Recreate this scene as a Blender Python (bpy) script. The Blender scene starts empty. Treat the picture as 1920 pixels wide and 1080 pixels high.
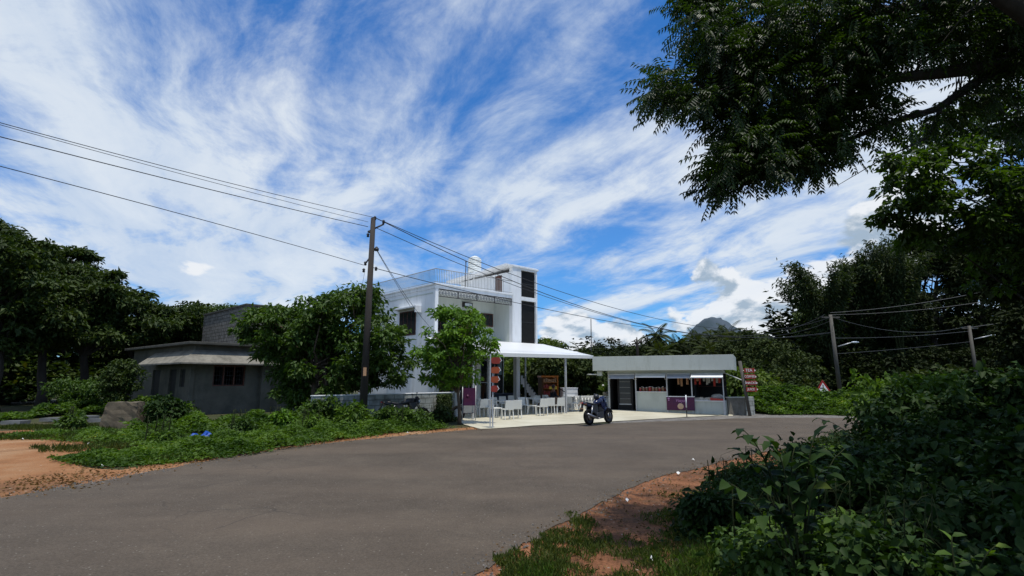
import bpy, bmesh, math, random
import numpy as np
from mathutils import Vector, Matrix

# ------------------------------------------------------------------ camera, world, sun
S = bpy.context.scene
COL = S.collection
F = 1010.0; PITCH = math.radians(9.6); EYE = 1.75
cam = bpy.data.objects.new('camera', bpy.data.cameras.new('camera')); COL.objects.link(cam)
cam.location = (0, 0, EYE); cam.rotation_euler = (math.radians(90) + PITCH, 0, 0)
cam.data.sensor_width = 36; cam.data.lens = 36 * F / 1920; cam.data.clip_end = 6000; cam.data.clip_start = 0.05
S.camera = cam
S.view_settings.view_transform = 'Standard'; S.view_settings.look = 'None'
S.view_settings.exposure = 0.0; S.view_settings.gamma = 1.0
S.cycles.max_bounces = 6; S.cycles.diffuse_bounces = 3; S.cycles.transparent_max_bounces = 8
S.cycles.sample_clamp_indirect = 4.0

SUN_AZ, SUN_EL = math.radians(150), math.radians(77)      # azimuth clockwise from +Y
sl = bpy.data.lights.new('sun', 'SUN'); sl.energy = 4.0; sl.angle = math.radians(0.5); sl.color = (1, .95, .87)
sun = bpy.data.objects.new('sun', sl); COL.objects.link(sun)
sd = Vector((math.sin(SUN_AZ) * math.cos(SUN_EL), math.cos(SUN_AZ) * math.cos(SUN_EL), math.sin(SUN_EL)))
sun.rotation_euler = sd.to_track_quat('Z', 'Y').to_euler()

W = bpy.data.worlds.new('World'); S.world = W; W.use_nodes = True
def world():
    nt = W.node_tree; N = nt.nodes; L = nt.links; N.clear()
    def nd(t, **k):
        n = N.new(t)
        for a, b in k.items(): setattr(n, a, b)
        return n
    def val(sock, v):
        if isinstance(v, (int, float)): sock.default_value = v
        else: L.new(v, sock)
    def m(op, a, b=0.0, c=None, clamp=False):
        n = nd('ShaderNodeMath', operation=op, use_clamp=clamp); val(n.inputs[0], a); val(n.inputs[1], b)
        if c is not None: val(n.inputs[2], c)
        return n.outputs[0]
    def comb(x, y, z=0.0):
        n = nd('ShaderNodeCombineXYZ'); val(n.inputs[0], x); val(n.inputs[1], y); val(n.inputs[2], z); return n.outputs[0]
    def noise(v, sc, det=6, rough=.55, dist=0.0):
        n = nd('ShaderNodeTexNoise'); n.noise_dimensions = '3D'; L.new(v, n.inputs['Vector'])
        n.inputs['Scale'].default_value = sc; n.inputs['Detail'].default_value = det
        n.inputs['Roughness'].default_value = rough; n.inputs['Distortion'].default_value = dist; return n.outputs['Fac']
    def sstep(v, a, b):
        n = nd('ShaderNodeMapRange', interpolation_type='SMOOTHSTEP'); val(n.inputs['Value'], v)
        val(n.inputs['From Min'], a); val(n.inputs['From Max'], b); return n.outputs['Result']
    def mix(f, a, b):
        n = nd('ShaderNodeMix', data_type='RGBA'); val(n.inputs['Factor'], f)
        for s, v in ((n.inputs['A'], a), (n.inputs['B'], b)):
            if isinstance(v, tuple): s.default_value = (*v, 1)
            else: L.new(v, s)
        return n.outputs['Result']
    tc = nd('ShaderNodeTexCoord'); sep = nd('ShaderNodeSeparateXYZ'); L.new(tc.outputs['Generated'], sep.inputs[0])
    x, y, z = sep.outputs
    zc = m('ADD', m('MAXIMUM', z, 0.0), .10)
    # cirrus sheet: a plane high overhead, streaks along the viewing azimuth
    ca, sa = math.cos(math.radians(-24)), math.sin(math.radians(-24))
    xr = m('SUBTRACT', m('MULTIPLY', x, ca), m('MULTIPLY', y, sa)); yr = m('ADD', m('MULTIPLY', x, sa), m('MULTIPLY', y, ca))
    px_, py_ = m('DIVIDE', xr, zc), m('DIVIDE', yr, zc)
    warpn = noise(comb(px_, py_), .55, 3)
    wx = m('MULTIPLY', m('SUBTRACT', warpn, .5), .7)
    px2 = m('ADD', px_, wx)
    big = noise(comb(m('MULTIPLY', px2, 1.25), m('MULTIPLY', py_, .42), 5.2), 1.0, 5, .55)
    streak = noise(comb(m('MULTIPLY', px2, 2.0), m('MULTIPLY', py_, .52), 9.1), 1.0, 9, .60, .25)
    puff = noise(comb(px2, m('MULTIPLY', py_, .62), 21.0), 2.6, 10, .68, .3)
    left = sstep(m('ADD', x, m('MULTIPLY', z, .12)), .12, -.62)          # denser deck to the left
    cov = m('ADD', m('ADD', m('MULTIPLY', big, .50), m('MULTIPLY', streak, .40)), m('MULTIPLY', puff, .42))
    cov = m('ADD', cov, m('MULTIPLY', left, .06))
    cir = sstep(cov, .568, .79)
    veil = sstep(z, .55, .05)
    cir = m('MINIMUM', m('ADD', m('ADD', cir, .03), m('MULTIPLY', veil, .12)), 1.0)
    # cumulus near the horizon
    vs = comb(m('MULTIPLY', x, 1.0), m('MULTIPLY', y, 1.0), m('MULTIPLY', z, 1.7))
    cn = noise(vs, 5.5, 9, .56, .3)
    cn2 = noise(comb(x, y, m('MULTIPLY', m('ADD', z, .02), 1.7)), 5.5, 9, .56, .3)
    def blob(pxl, pyl, rad, soft):
        u = (pxl - 960) / F; v = (540 - pyl) / F
        d = Vector((u, math.cos(PITCH) - v * math.sin(PITCH), math.sin(PITCH) + v * math.cos(PITCH))).normalized()
        n = nd('ShaderNodeVectorMath', operation='DISTANCE')
        sc1 = nd('ShaderNodeVectorMath', operation='MULTIPLY'); L.new(tc.outputs['Generated'], sc1.inputs[0]); sc1.inputs[1].default_value = (1, 1, 1.5)
        L.new(sc1.outputs[0], n.inputs[0]); n.inputs[1].default_value = (d.x, d.y, d.z * 1.5)
        return sstep(n.outputs['Value'], rad + soft, rad - soft)
    bl = blob(1560, 500, .13, .10)
    for a in ((1400, 560, .12, .10), (1050, 615, .07, .06), (1170, 640, .07, .05), (1500, 590, .12, .08), (380, 490, .05, .06), (1290, 600, .07, .05), (1620, 470, .09, .06), (1700, 420, .10, .06)):
        bl = m('MAXIMUM', bl, blob(*a))
    lowband = sstep(z, .10, .0)
    cu = m('ADD', cn, m('ADD', m('MULTIPLY', bl, .34), m('MULTIPLY', lowband, .14)))
    cum = sstep(cu, .72, .78)
    shade = sstep(m('SUBTRACT', cn2, cn), -.045, .05)
    hz = sstep(z, .02, .30)
    sky = nd('ShaderNodeTexSky'); sky.sky_type = 'NISHITA'; sky.sun_disc = False
    sky.sun_elevation = SUN_EL; sky.sun_rotation = SUN_AZ; sky.altitude = 100; sky.ozone_density = 3.0; sky.dust_density = .6
    sc = nd('ShaderNodeVectorMath', operation='MULTIPLY'); L.new(sky.outputs[0], sc.inputs[0]); sc.inputs[1].default_value = (.024, .090, .155)
    cirrus_col = mix(sstep(m('ADD', streak, m('MULTIPLY', puff, .4)), .45, .95), (.50, .62, .80), (.78, .84, .90))
    c = mix(m('MULTIPLY', cir, .93), sc.outputs[0], cirrus_col)
    cumcol = mix(shade, (.86, .89, .93), (.36, .46, .57))
    c = mix(m('MULTIPLY', cum, .92), c, cumcol)
    below = sstep(z, 0.0, -.05)
    c = mix(below, c, (.10, .12, .09))
    bg = nd('ShaderNodeBackground'); L.new(c, bg.inputs['Color']); bg.inputs['Strength'].default_value = 1.0
    out = nd('ShaderNodeOutputWorld'); L.new(bg.outputs[0], out.inputs['Surface'])
world()

# ------------------------------------------------------------------ measuring helpers (photo pixel -> place)
def ray(x, y):
    u = (x - 960) / F; v = (540 - y) / F
    return (u, math.cos(PITCH) - v * math.sin(PITCH), math.sin(PITCH) + v * math.cos(PITCH))
def gp(x, y, z=0.0):
    d = ray(x, y); t = (z - EYE) / d[2]; return (d[0] * t, d[1] * t)
def at(x, y, Y):
    d = ray(x, y); t = Y / d[1]; return Vector((d[0] * t, Y, EYE + d[2] * t))
def onplane(x, y, O, rot, yl=0.0):
    r = math.radians(rot); ex = (math.cos(r), math.sin(r)); ey = (-math.sin(r), math.cos(r)); d = ray(x, y)
    t = (yl + O[0] * ey[0] + O[1] * ey[1]) / (d[0] * ey[0] + d[1] * ey[1]); X, Y = d[0] * t, d[1] * t
    return ((X - O[0]) * ex[0] + (Y - O[1]) * ex[1], EYE + d[2] * t)

# ------------------------------------------------------------------ object helpers
def tag(o, label=None, cat=None, group=None, kind=None):
    if label: o['label'] = label
    if cat: o['category'] = cat
    if group: o['group'] = group
    if kind: o['kind'] = kind
    return o
def thing(name, label, cat, loc=(0, 0, 0), rot=0, group=None):
    o = bpy.data.objects.new(name, None); COL.objects.link(o); o.location = loc
    o.rotation_euler = (0, 0, math.radians(rot)); o.empty_display_size = .2
    return tag(o, label, cat, group)
def copy_tree(o, parent=None):
    c = o.copy(); COL.objects.link(c); c.parent = parent
    for ch in o.children: copy_tree(ch, c)
    return c
class MB:
    def __init__(s): s.v = []; s.f = []; s.sm = []
    def add(s, vs, fs, smooth=False):
        b = len(s.v); s.v += [tuple(p) for p in vs]; s.f += [tuple(b + i for i in f) for f in fs]; s.sm += [smooth] * len(fs); return s
    def box(s, x0, x1, y0, y1, z0, z1, M=None):
        vs = [Vector(p) for p in ((x0,y0,z0),(x1,y0,z0),(x1,y1,z0),(x0,y1,z0),(x0,y0,z1),(x1,y0,z1),(x1,y1,z1),(x0,y1,z1))]
        if M is not None: vs = [M @ p for p in vs]
        return s.add(vs, [(0,3,2,1),(4,5,6,7),(0,1,5,4),(1,2,6,5),(2,3,7,6),(3,0,4,7)])
    def prism(s, pts, off):
        n = len(pts); a = [Vector(p) for p in pts]; b = [p + Vector(off) for p in a]
        return s.add(a + b, [tuple(range(n))[::-1], tuple(range(n, 2 * n))] + [(i, (i + 1) % n, n + (i + 1) % n, n + i) for i in range(n)])
    def tube(s, pts, rad, n=8, caps=True):
        pts = [Vector(p) for p in pts]; k = len(pts)
        if not hasattr(rad, '__len__'): rad = [rad] * k
        vs = []; up = None
        for i, p in enumerate(pts):
            t = (pts[min(i + 1, k - 1)] - pts[max(i - 1, 0)])
            t = t.normalized() if t.length > 1e-9 else Vector((0, 0, 1))
            if up is None: up = Vector((0, 0, 1)) if abs(t.z) < .9 else Vector((1, 0, 0))
            a = t.cross(up)
            a = a.normalized() if a.length > 1e-6 else Vector((1, 0, 0))
            b = t.cross(a).normalized(); up = -b if False else up
            for j in range(n):
                th = 2 * math.pi * j / n; vs.append(p + (a * math.cos(th) + b * math.sin(th)) * rad[i])
        fs = [(i * n + j, i * n + (j + 1) % n, (i + 1) * n + (j + 1) % n, (i + 1) * n + j) for i in range(k - 1) for j in range(n)]
        if caps: fs += [tuple(range(n))[::-1], tuple(range((k - 1) * n, k * n))]
        return s.add(vs, fs, n > 5)
    def lathe(s, prof, c=(0, 0, 0), n=16, M=None):
        vs = []; k = len(prof)
        for r, z in prof:
            for j in range(n):
                th = 2 * math.pi * j / n; p = Vector((r * math.cos(th), r * math.sin(th), z))
                if M is not None: p = M @ p
                vs.append(p + Vector(c))
        fs = [(i * n + j, i * n + (j + 1) % n, (i + 1) * n + (j + 1) % n, (i + 1) * n + j) for i in range(k - 1) for j in range(n)]
        fs += [tuple(range(n))[::-1], tuple(range((k - 1) * n, k * n))]
        return s.add(vs, fs, True)
    def ball(s, c, r, n=10, m=7, jit=0, rng=None):
        if not hasattr(r, '__len__'): r = (r, r, r)
        vs = [(c[0], c[1], c[2] - r[2])]
        for i in range(1, m):
            ph = -math.pi / 2 + math.pi * i / m
            for j in range(n):
                th = 2 * math.pi * j / n; q = 1 + (rng.uniform(-jit, jit) if rng else 0)
                vs.append((c[0] + r[0] * q * math.cos(ph) * math.cos(th), c[1] + r[1] * q * math.cos(ph) * math.sin(th), c[2] + r[2] * q * math.sin(ph)))
        vs.append((c[0], c[1], c[2] + r[2])); T = len(vs) - 1
        fs = [(0, 1 + (j + 1) % n, 1 + j) for j in range(n)]
        for i in range(m - 2):
            fs += [(1 + i * n + j, 1 + i * n + (j + 1) % n, 1 + (i + 1) * n + (j + 1) % n, 1 + (i + 1) * n + j) for j in range(n)]
        fs += [(1 + (m - 2) * n + j, 1 + (m - 2) * n + (j + 1) % n, T) for j in range(n)]
        return s.add(vs, fs, True)
    def build(s, name, mat, parent=None, bevel=0, loc=None, rot=None, label=None):
        me = bpy.data.meshes.new(name); me.from_pydata(s.v, [], s.f); me.polygons.foreach_set('use_smooth', s.sm); me.materials.append(mat)
        bm = bmesh.new(); bm.from_mesh(me); bmesh.ops.recalc_face_normals(bm, faces=bm.faces); bm.to_mesh(me); bm.free()
        o = bpy.data.objects.new(name, me); COL.objects.link(o)
        if parent: o.parent = parent
        if loc is not None: o.location = loc
        if rot is not None: o.rotation_euler = (0, 0, math.radians(rot))
        if bevel:
            b = o.modifiers.new('bevel', 'BEVEL'); b.width = bevel; b.segments = 2; b.limit_method = 'ANGLE'
        if label: o['label'] = label
        return o
def text_mesh(name, txt, size, mat, parent, loc, rot=(90, 0, 0), depth=.004, shear=0, align='CENTER'):
    cu = bpy.data.curves.new(name, 'FONT'); cu.body = txt; cu.size = size; cu.extrude = depth; cu.align_x = align; cu.align_y = 'CENTER'; cu.shear = shear
    t = bpy.data.objects.new('tmp', cu); COL.objects.link(t)
    dg = bpy.context.evaluated_depsgraph_get(); me = bpy.data.meshes.new_from_object(t.evaluated_get(dg))
    bpy.data.objects.remove(t); me.materials.clear(); me.materials.append(mat)
    o = bpy.data.objects.new(name, me); COL.objects.link(o); o.parent = parent; o.location = loc
    o.rotation_euler = [math.radians(a) for a in rot]; return o

# ------------------------------------------------------------------ materials
def mat(name, col, rough=.8, var=.0, vscale=3.0, col2=None, bump=0.0, bscale=20.0, metal=0.0, spec=.4, stain=None, sscale=.6, samt=.5, stretch=None, emit=None):
    m = bpy.data.materials.new(name); m.use_nodes = True; nt = m.node_tree; N = nt.nodes; L = nt.links
    b = N['Principled BSDF']; b.inputs['Roughness'].default_value = rough; b.inputs['Metallic'].default_value = metal
    b.inputs['Specular IOR Level'].default_value = spec; b.inputs['Base Color'].default_value = (*col, 1)
    tc = N.new('ShaderNodeTexCoord'); src = tc.outputs['Object']
    if stretch:
        mp = N.new('ShaderNodeMapping'); mp.inputs['Scale'].default_value = stretch; L.new(src, mp.inputs[0]); src = mp.outputs[0]
    cur = None
    if var or col2:
        n = N.new('ShaderNodeTexNoise'); n.inputs['Scale'].default_value = vscale; n.inputs['Detail'].default_value = 8; n.inputs['Roughness'].default_value = .65
        L.new(src, n.inputs['Vector'])
        r = N.new('ShaderNodeValToRGB'); L.new(n.outputs['Fac'], r.inputs[0])
        c2 = col2 or tuple(c * (1 - var) for c in col); c1 = col if col2 else tuple(min(1, c * (1 + var * .6)) for c in col)
        r.color_ramp.elements[0].position = .34; r.color_ramp.elements[1].position = .66
        r.color_ramp.elements[0].color = (*c2, 1); r.color_ramp.elements[1].color = (*c1, 1); cur = r.outputs[0]
    if stain:
        n = N.new('ShaderNodeTexNoise'); n.inputs['Scale'].default_value = sscale; n.inputs['Detail'].default_value = 7; n.inputs['Roughness'].default_value = .7
        L.new(src, n.inputs['Vector']); r = N.new('ShaderNodeMapRange'); L.new(n.outputs['Fac'], r.inputs[0])
        r.inputs['From Min'].default_value = .5; r.inputs['From Max'].default_value = .72; r.inputs['To Max'].default_value = samt
        x = N.new('ShaderNodeMix'); x.data_type = 'RGBA'; L.new(r.outputs[0], x.inputs['Factor'])
        if cur is None: x.inputs['A'].default_value = (*col, 1)
        else: L.new(cur, x.inputs['A'])
        x.inputs['B'].default_value = (*stain, 1); cur = x.outputs['Result']
    if cur is not None: L.new(cur, b.inputs['Base Color'])
    if bump:
        n = N.new('ShaderNodeTexNoise'); n.inputs['Scale'].default_value = bscale; n.inputs['Detail'].default_value = 6; L.new(src, n.inputs['Vector'])
        u = N.new('ShaderNodeBump'); u.inputs['Strength'].default_value = bump; u.inputs['Distance'].default_value = .02
        L.new(n.outputs['Fac'], u.inputs['Height']); L.new(u.outputs[0], b.inputs['Normal'])
    if emit:
        b.inputs['Emission Color'].default_value = (*emit[0], 1); b.inputs['Emission Strength'].default_value = emit[1]
    return m
def leafmat(name, dark, light, trans=.3, rough=.5, spec=.35, var=.5):
    m = bpy.data.materials.new(name); m.use_nodes = True; nt = m.node_tree; N = nt.nodes; L = nt.links
    b = N['Principled BSDF']; b.inputs['Roughness'].default_value = rough; b.inputs['Specular IOR Level'].default_value = spec
    a = N.new('ShaderNodeAttribute'); a.attribute_name = 'rnd'
    r = N.new('ShaderNodeValToRGB'); L.new(a.outputs['Fac'], r.inputs[0])
    r.color_ramp.elements[0].color = (*dark, 1); r.color_ramp.elements[1].color = (*light, 1)
    e = r.color_ramp.elements.new(.97); e.color = (*[c * 1.05 for c in light], 1)
    r.color_ramp.elements[2].color = (light[0] * 1.9, light[1] * 1.25, light[2] * .9, 1)
    L.new(r.outputs[0], b.inputs['Base Color'])
    t = N.new('ShaderNodeBsdfTranslucent'); g = N.new('ShaderNodeVectorMath'); g.operation = 'MULTIPLY'; g.inputs[1].default_value = (1.5, 1.6, .45)
    L.new(r.outputs[0], g.inputs[0]); L.new(g.outputs[0], t.inputs['Color'])
    x = N.new('ShaderNodeMixShader'); x.inputs[0].default_value = trans; L.new(b.outputs[0], x.inputs[1]); L.new(t.outputs[0], x.inputs[2])
    L.new(x.outputs[0], N['Material Output'].inputs['Surface']); return m

M = dict(
    white=mat('white_paint', (.82, .83, .83), .65, .05, 1.2, stain=(.46, .46, .42), sscale=1.1, samt=.5, bump=.15, bscale=20, stretch=(2.2, 2.2, .35)),
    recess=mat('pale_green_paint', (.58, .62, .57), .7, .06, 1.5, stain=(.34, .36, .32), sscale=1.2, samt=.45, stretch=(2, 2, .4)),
    whitem=mat('white_metal', (.74, .75, .76), .4, .05, 3, spec=.5),
    canopy=mat('canopy_sheet', (.66, .67, .66), .45, .06, .8, stain=(.55, .55, .5), sscale=.8, samt=.3),
    grey_panel=mat('kiosk_panel', (.47, .50, .46), .5, .07, .5, stain=(.27, .28, .23), sscale=1.1, samt=.6, stretch=(1.6, 1.6, .5)),
    kiosk_wall=mat('kiosk_wall', (.47, .50, .45), .7, .08, 1.2, stain=(.30, .31, .26), sscale=1.4, samt=.4),
    dark=mat('dark_interior', (.018, .017, .016), .7, .2, 3),  # near-black colour puts shade into interiors; fridge and treads use it too
    darkmetal=mat('dark_grille', (.030, .028, .027), .5, .2, 4),
    glass=mat('dark_glass', (.012, .014, .016), .08, spec=.6),
    lattice=mat('lattice_grey', (.30, .30, .28), .6, .15, 5),
    wood=mat('brown_wood', (.10, .035, .022), .6, .3, 6),
    woodlt=mat('orange_wood', (.32, .12, .03), .6, .3, 6),
    oldwall=mat('weathered_plaster', (.105, .098, .078), .9, .25, 1.3, stain=(.04, .042, .035), sscale=.9, samt=.8, bump=.3, bscale=14),
    oldroof=mat('mossy_concrete', (.20, .185, .15), .95, .35, 2.0, stain=(.06, .055, .04), sscale=1.6, samt=.8, bump=.4, bscale=12),
    darkroof=mat('dark_weathered_concrete', (.075, .072, .06), .95, .4, 2.0, bump=.4, bscale=12),
    pole=mat('old_concrete_pole', (.045, .037, .031), .9, .35, 1.2, bump=.2, bscale=20, stretch=(3, 3, .5)),
    poleg=mat('grey_concrete_pole', (.095, .088, .075), .9, .25, 1.5, stretch=(3, 3, .5)),
    wire=mat('black_cable', (.02, .02, .022), .6),
    wireg=mat('pale_cable', (.07, .075, .08), .5),
    plastic=mat('white_moulded_plastic', (.72, .72, .68), .45, .04, 4, spec=.5),
    plasticdk=mat('brown_moulded_plastic', (.10, .075, .06), .5, .1, 4),
    tabletop=mat('table_top', (.55, .57, .56), .35, .05, 3),
    steel=mat('steel_post', (.48, .49, .50), .4, .12, 3, metal=.3),
    rubble=None, brick=None,
    rock=mat('mossy_block', (.115, .092, .062), .95, .4, 2.5, stain=(.04, .05, .03), sscale=2.0, samt=.7, bump=.6, bscale=9),
    tarp=mat('blue_tarp', (.010, .07, .36), .5, .3, 5, bump=.3, bscale=12),
    slab=mat('pale_stone', (.10, .105, .105), .9, .3, 2.5, bump=.4, bscale=10),
    bark=mat('bark', (.085, .062, .042), .95, .4, 3, bump=.6, bscale=14, stretch=(2, 2, .6)),
    barkdk=mat('dark_bark', (.035, .028, .022), .95, .4, 3, bump=.6, bscale=14, stretch=(2, 2, .6)),
    stem=mat('green_stem', (.025, .032, .012), .9, .3, 8, spec=.1),
    tyre=mat('tyre_rubber', (.007, .007, .007), .9, spec=.15), chrome=mat('brushed_steel', (.28, .28, .29), .35, metal=.9),
    blackp=mat('black_plastic', (.014, .014, .016), .4, spec=.5), bluep=mat('blue_paint', (.006, .009, .040), .2, spec=.7),
    alu=mat('grey_alloy', (.05, .05, .055), .45, metal=.6), red=mat('red_lens', (.45, .01, .01), .3, spec=.6),
    purple=mat('purple_print', (.045, .006, .055), .5, .35, 1.6, col2=(.075, .005, .035)),
    pink=mat('pink_ink', (.42, .20, .42), .6), cream=mat('cream_ink', (.55, .38, .26), .6, .2, 12),
    signred=mat('orange_red_board', (.27, .032, .018), .55, .15, 6), signorange=mat('orange_board', (.33, .065, .016), .55, .15, 6),
    signwhite=mat('white_lettering', (.80, .80, .78), .6), traffred=mat('red_sign_paint', (.35, .02, .02), .5, .2, 4),
    black=mat('black_paint', (.01, .01, .01), .6), orange=mat('orange_cabinet', (.50, .15, .015), .45, .15, 3),
    brownside=mat('brown_board', (.10, .040, .012), .7, .2, 3), yellow=mat('yellow_label', (.75, .50, .05), .5),
    pack_r=mat('red_packet', (.40, .03, .02), .35, .3, 20, spec=.6), pack_y=mat('tan_packet', (.48, .26, .13), .35, .3, 20, spec=.6),
    pack_g=mat('grey_packet', (.42, .42, .38), .35, .3, 20, spec=.6), jarglass=mat('jar_contents', (.30, .16, .08), .3, .5, 15, spec=.6),
    jarlid=mat('jar_lid', (.55, .52, .48), .4), awn=mat('white_awning', (.80, .81, .80), .6, .05, 2), awnb=mat('blue_grey_awning', (.38, .41, .46), .6, .1, 2),
    pot=mat('clay_pot', (.30, .28, .24), .8, .2, 6), skin=mat('skin', (.22, .11, .07), .6), hair=mat('black_hair', (.01, .009, .008), .5),
    cloth=mat('black_cloth', (.014, .014, .018), .9, .2, 8), navy=mat('blue_grey_cover', (.035, .05, .085), .7, .2, 3),
    lampg=mat('lamp_glass', (.55, .62, .68), .2), tank=mat('white_tank', (.76, .78, .74), .5, .05, 3), paper=mat('white_board', (.68, .70, .74), .5, .04, 3),
    brassy=mat('dull_yellow', (.28, .21, .05), .6, .3, 3),
)
def brickmat(name, c1, c2, mortar, scale, bw=.5, rh=.25, ms=.02, bump=.5, axis='XZ'):
    m = bpy.data.materials.new(name); m.use_nodes = True; nt = m.node_tree; N = nt.nodes; L = nt.links; b = N['Principled BSDF']; b.inputs['Roughness'].default_value = .9
    tc = N.new('ShaderNodeTexCoord'); sp = N.new('ShaderNodeSeparateXYZ'); cb = N.new('ShaderNodeCombineXYZ'); L.new(tc.outputs['Object'], sp.inputs[0])
    ad = N.new('ShaderNodeMath'); ad.operation = 'ADD'; L.new(sp.outputs[0], ad.inputs[0]); L.new(sp.outputs[1], ad.inputs[1])
    L.new(ad.outputs[0], cb.inputs[0]); L.new(sp.outputs[2], cb.inputs[1])
    nz = N.new('ShaderNodeTexNoise'); nz.inputs['Scale'].default_value = 2.2; L.new(cb.outputs[0], nz.inputs['Vector'])
    mx = N.new('ShaderNodeMix'); mx.data_type = 'VECTOR'; mx.inputs['Factor'].default_value = .05; L.new(cb.outputs[0], mx.inputs[4]); L.new(nz.outputs['Color'], mx.inputs[5])
    br = N.new('ShaderNodeTexBrick'); L.new(mx.outputs[1], br.inputs['Vector']); br.inputs['Color1'].default_value = (*c1, 1); br.inputs['Color2'].default_value = (*c2, 1)
    br.inputs['Mortar'].default_value = (*mortar, 1); br.inputs['Scale'].default_value = scale; br.inputs['Mortar Size'].default_value = ms
    br.inputs['Brick Width'].default_value = bw; br.inputs['Row Height'].default_value = rh
    n = N.new('ShaderNodeTexNoise'); n.inputs['Scale'].default_value = 3; n.inputs['Detail'].default_value = 8; L.new(cb.outputs[0], n.inputs['Vector'])
    mm = N.new('ShaderNodeMix'); mm.data_type = 'RGBA'; mm.blend_type = 'MULTIPLY'; mm.inputs['Factor'].default_value = .7
    L.new(br.outputs['Color'], mm.inputs['A'])
    r = N.new('ShaderNodeValToRGB'); r.color_ramp.elements[0].position = .35; r.color_ramp.elements[0].color = (.35, .35, .33, 1); r.color_ramp.elements[1].position = .6; L.new(n.outputs['Fac'], r.inputs[0]); L.new(r.outputs[0], mm.inputs['B'])
    L.new(mm.outputs['Result'], b.inputs['Base Color'])
    u = N.new('ShaderNodeBump'); u.inputs['Strength'].default_value = bump; u.inputs['Distance'].default_value = .02; u.invert = True; L.new(br.outputs['Fac'], u.inputs['Height']); L.new(u.outputs[0], b.inputs['Normal'])
    return m
M['rubble'] = brickmat('whitewashed_block', (.42, .44, .41), (.34, .36, .33), (.20, .21, .19), 1.0, .46, .22, .018)
M['brick'] = brickmat('grey_block', (.22, .20, .175), (.16, .15, .13), (.07, .065, .055), 1.0, .42, .21, .02)

def groundmat(name, cols, scale, fine, bump=.5, pos=(.35, .5, .65), fscale=60, fcol=.35, speck=None, nr=.62):
    """three-tone noise soil with fine grain, in world metres"""
    m = bpy.data.materials.new(name); m.use_nodes = True; nt = m.node_tree; N = nt.nodes; L = nt.links; b = N['Principled BSDF']; b.inputs['Roughness'].default_value = .95; b.inputs['Specular IOR Level'].default_value = .2
    tc = N.new('ShaderNodeTexCoord'); src = tc.outputs['Object']
    n = N.new('ShaderNodeTexNoise'); n.inputs['Scale'].default_value = scale; n.inputs['Detail'].default_value = 12; n.inputs['Roughness'].default_value = nr; L.new(src, n.inputs['Vector'])
    r = N.new('ShaderNodeValToRGB'); L.new(n.outputs['Fac'], r.inputs[0]); e = r.color_ramp.elements
    e[0].position = pos[0]; e[0].color = (*cols[0], 1); e[1].position = pos[2]; e[1].color = (*cols[2], 1); q = e.new(pos[1]); q.color = (*cols[1], 1)
    f = N.new('ShaderNodeTexNoise'); f.inputs['Scale'].default_value = fscale; f.inputs['Detail'].default_value = 4; f.inputs['Roughness'].default_value = .8; L.new(src, f.inputs['Vector'])
    fr = N.new('ShaderNodeMapRange'); fr.inputs['From Min'].default_value = .3; fr.inputs['From Max'].default_value = .7; fr.inputs['To Min'].default_value = 1 - fcol; fr.inputs['To Max'].default_value = 1 + fcol; L.new(f.outputs['Fac'], fr.inputs[0])
    v = N.new('ShaderNodeVectorMath'); v.operation = 'SCALE'; L.new(r.outputs[0], v.inputs[0]); L.new(fr.outputs[0], v.inputs['Scale'])
    out = v.outputs[0]
    if speck:
        vo = N.new('ShaderNodeTexVoronoi'); vo.inputs['Scale'].default_value = speck[1]; L.new(src, vo.inputs['Vector'])
        mr = N.new('ShaderNodeMapRange'); mr.inputs['From Min'].default_value = .22; mr.inputs['From Max'].default_value = .12; L.new(vo.outputs['Distance'], mr.inputs[0])
        sm = N.new('ShaderNodeMath'); sm.operation = 'MULTIPLY'; L.new(mr.outputs[0], sm.inputs[0])
        gt = N.new('ShaderNodeMath'); gt.operation = 'GREATER_THAN'; gt.inputs[1].default_value = speck[2]; sx = N.new('ShaderNodeSeparateXYZ'); L.new(vo.outputs['Color'], sx.inputs[0]); L.new(sx.outputs[0], gt.inputs[0]); L.new(gt.outputs[0], sm.inputs[1])
        mx = N.new('ShaderNodeMix'); mx.data_type = 'RGBA'; L.new(sm.outputs[0], mx.inputs['Factor']); L.new(out, mx.inputs['A']); mx.inputs['B'].default_value = (*speck[0], 1); out = mx.outputs['Result']
    L.new(out, b.inputs['Base Color'])
    u = N.new('ShaderNodeBump'); u.inputs['Strength'].default_value = bump; u.inputs['Distance'].default_value = .03; L.new(f.outputs['Fac'], u.inputs['Height']); L.new(u.outputs[0], b.inputs['Normal'])
    return m
G_ground = groundmat('earth_under_weeds', ((.022, .030, .010), (.045, .050, .020), (.085, .065, .035)), .35, 40)
G_dirt = groundmat('laterite_dirt', ((.15, .075, .036), (.27, .125, .052), (.32, .19, .10)), .45, 40, .7, fscale=30, fcol=.3, speck=((.4, .32, .24), 9, .82))
G_dirt2 = groundmat('laterite_verge', ((.075, .048, .028), (.185, .078, .036), (.28, .125, .060)), 1.3, 40, 1.0, fscale=26, fcol=.6, speck=((.30, .25, .20), 11, .78))
G_gravel = groundmat('grey_gravel', ((.10, .095, .085), (.16, .15, .135), (.23, .21, .19)), 2.5, 40, .9, fscale=28, fcol=.55)
G_cream = groundmat('cream_concrete', ((.38, .35, .26), (.46, .43, .33), (.52, .49, .39)), .6, 30, .15, fscale=18, fcol=.06)
G_road = groundmat('asphalt', ((.066, .052, .038), (.083, .066, .049), (.104, .083, .061)), .55, 60, .5, fscale=45, fcol=.42, speck=((.20, .18, .15), 20, .80), nr=.76)
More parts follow.
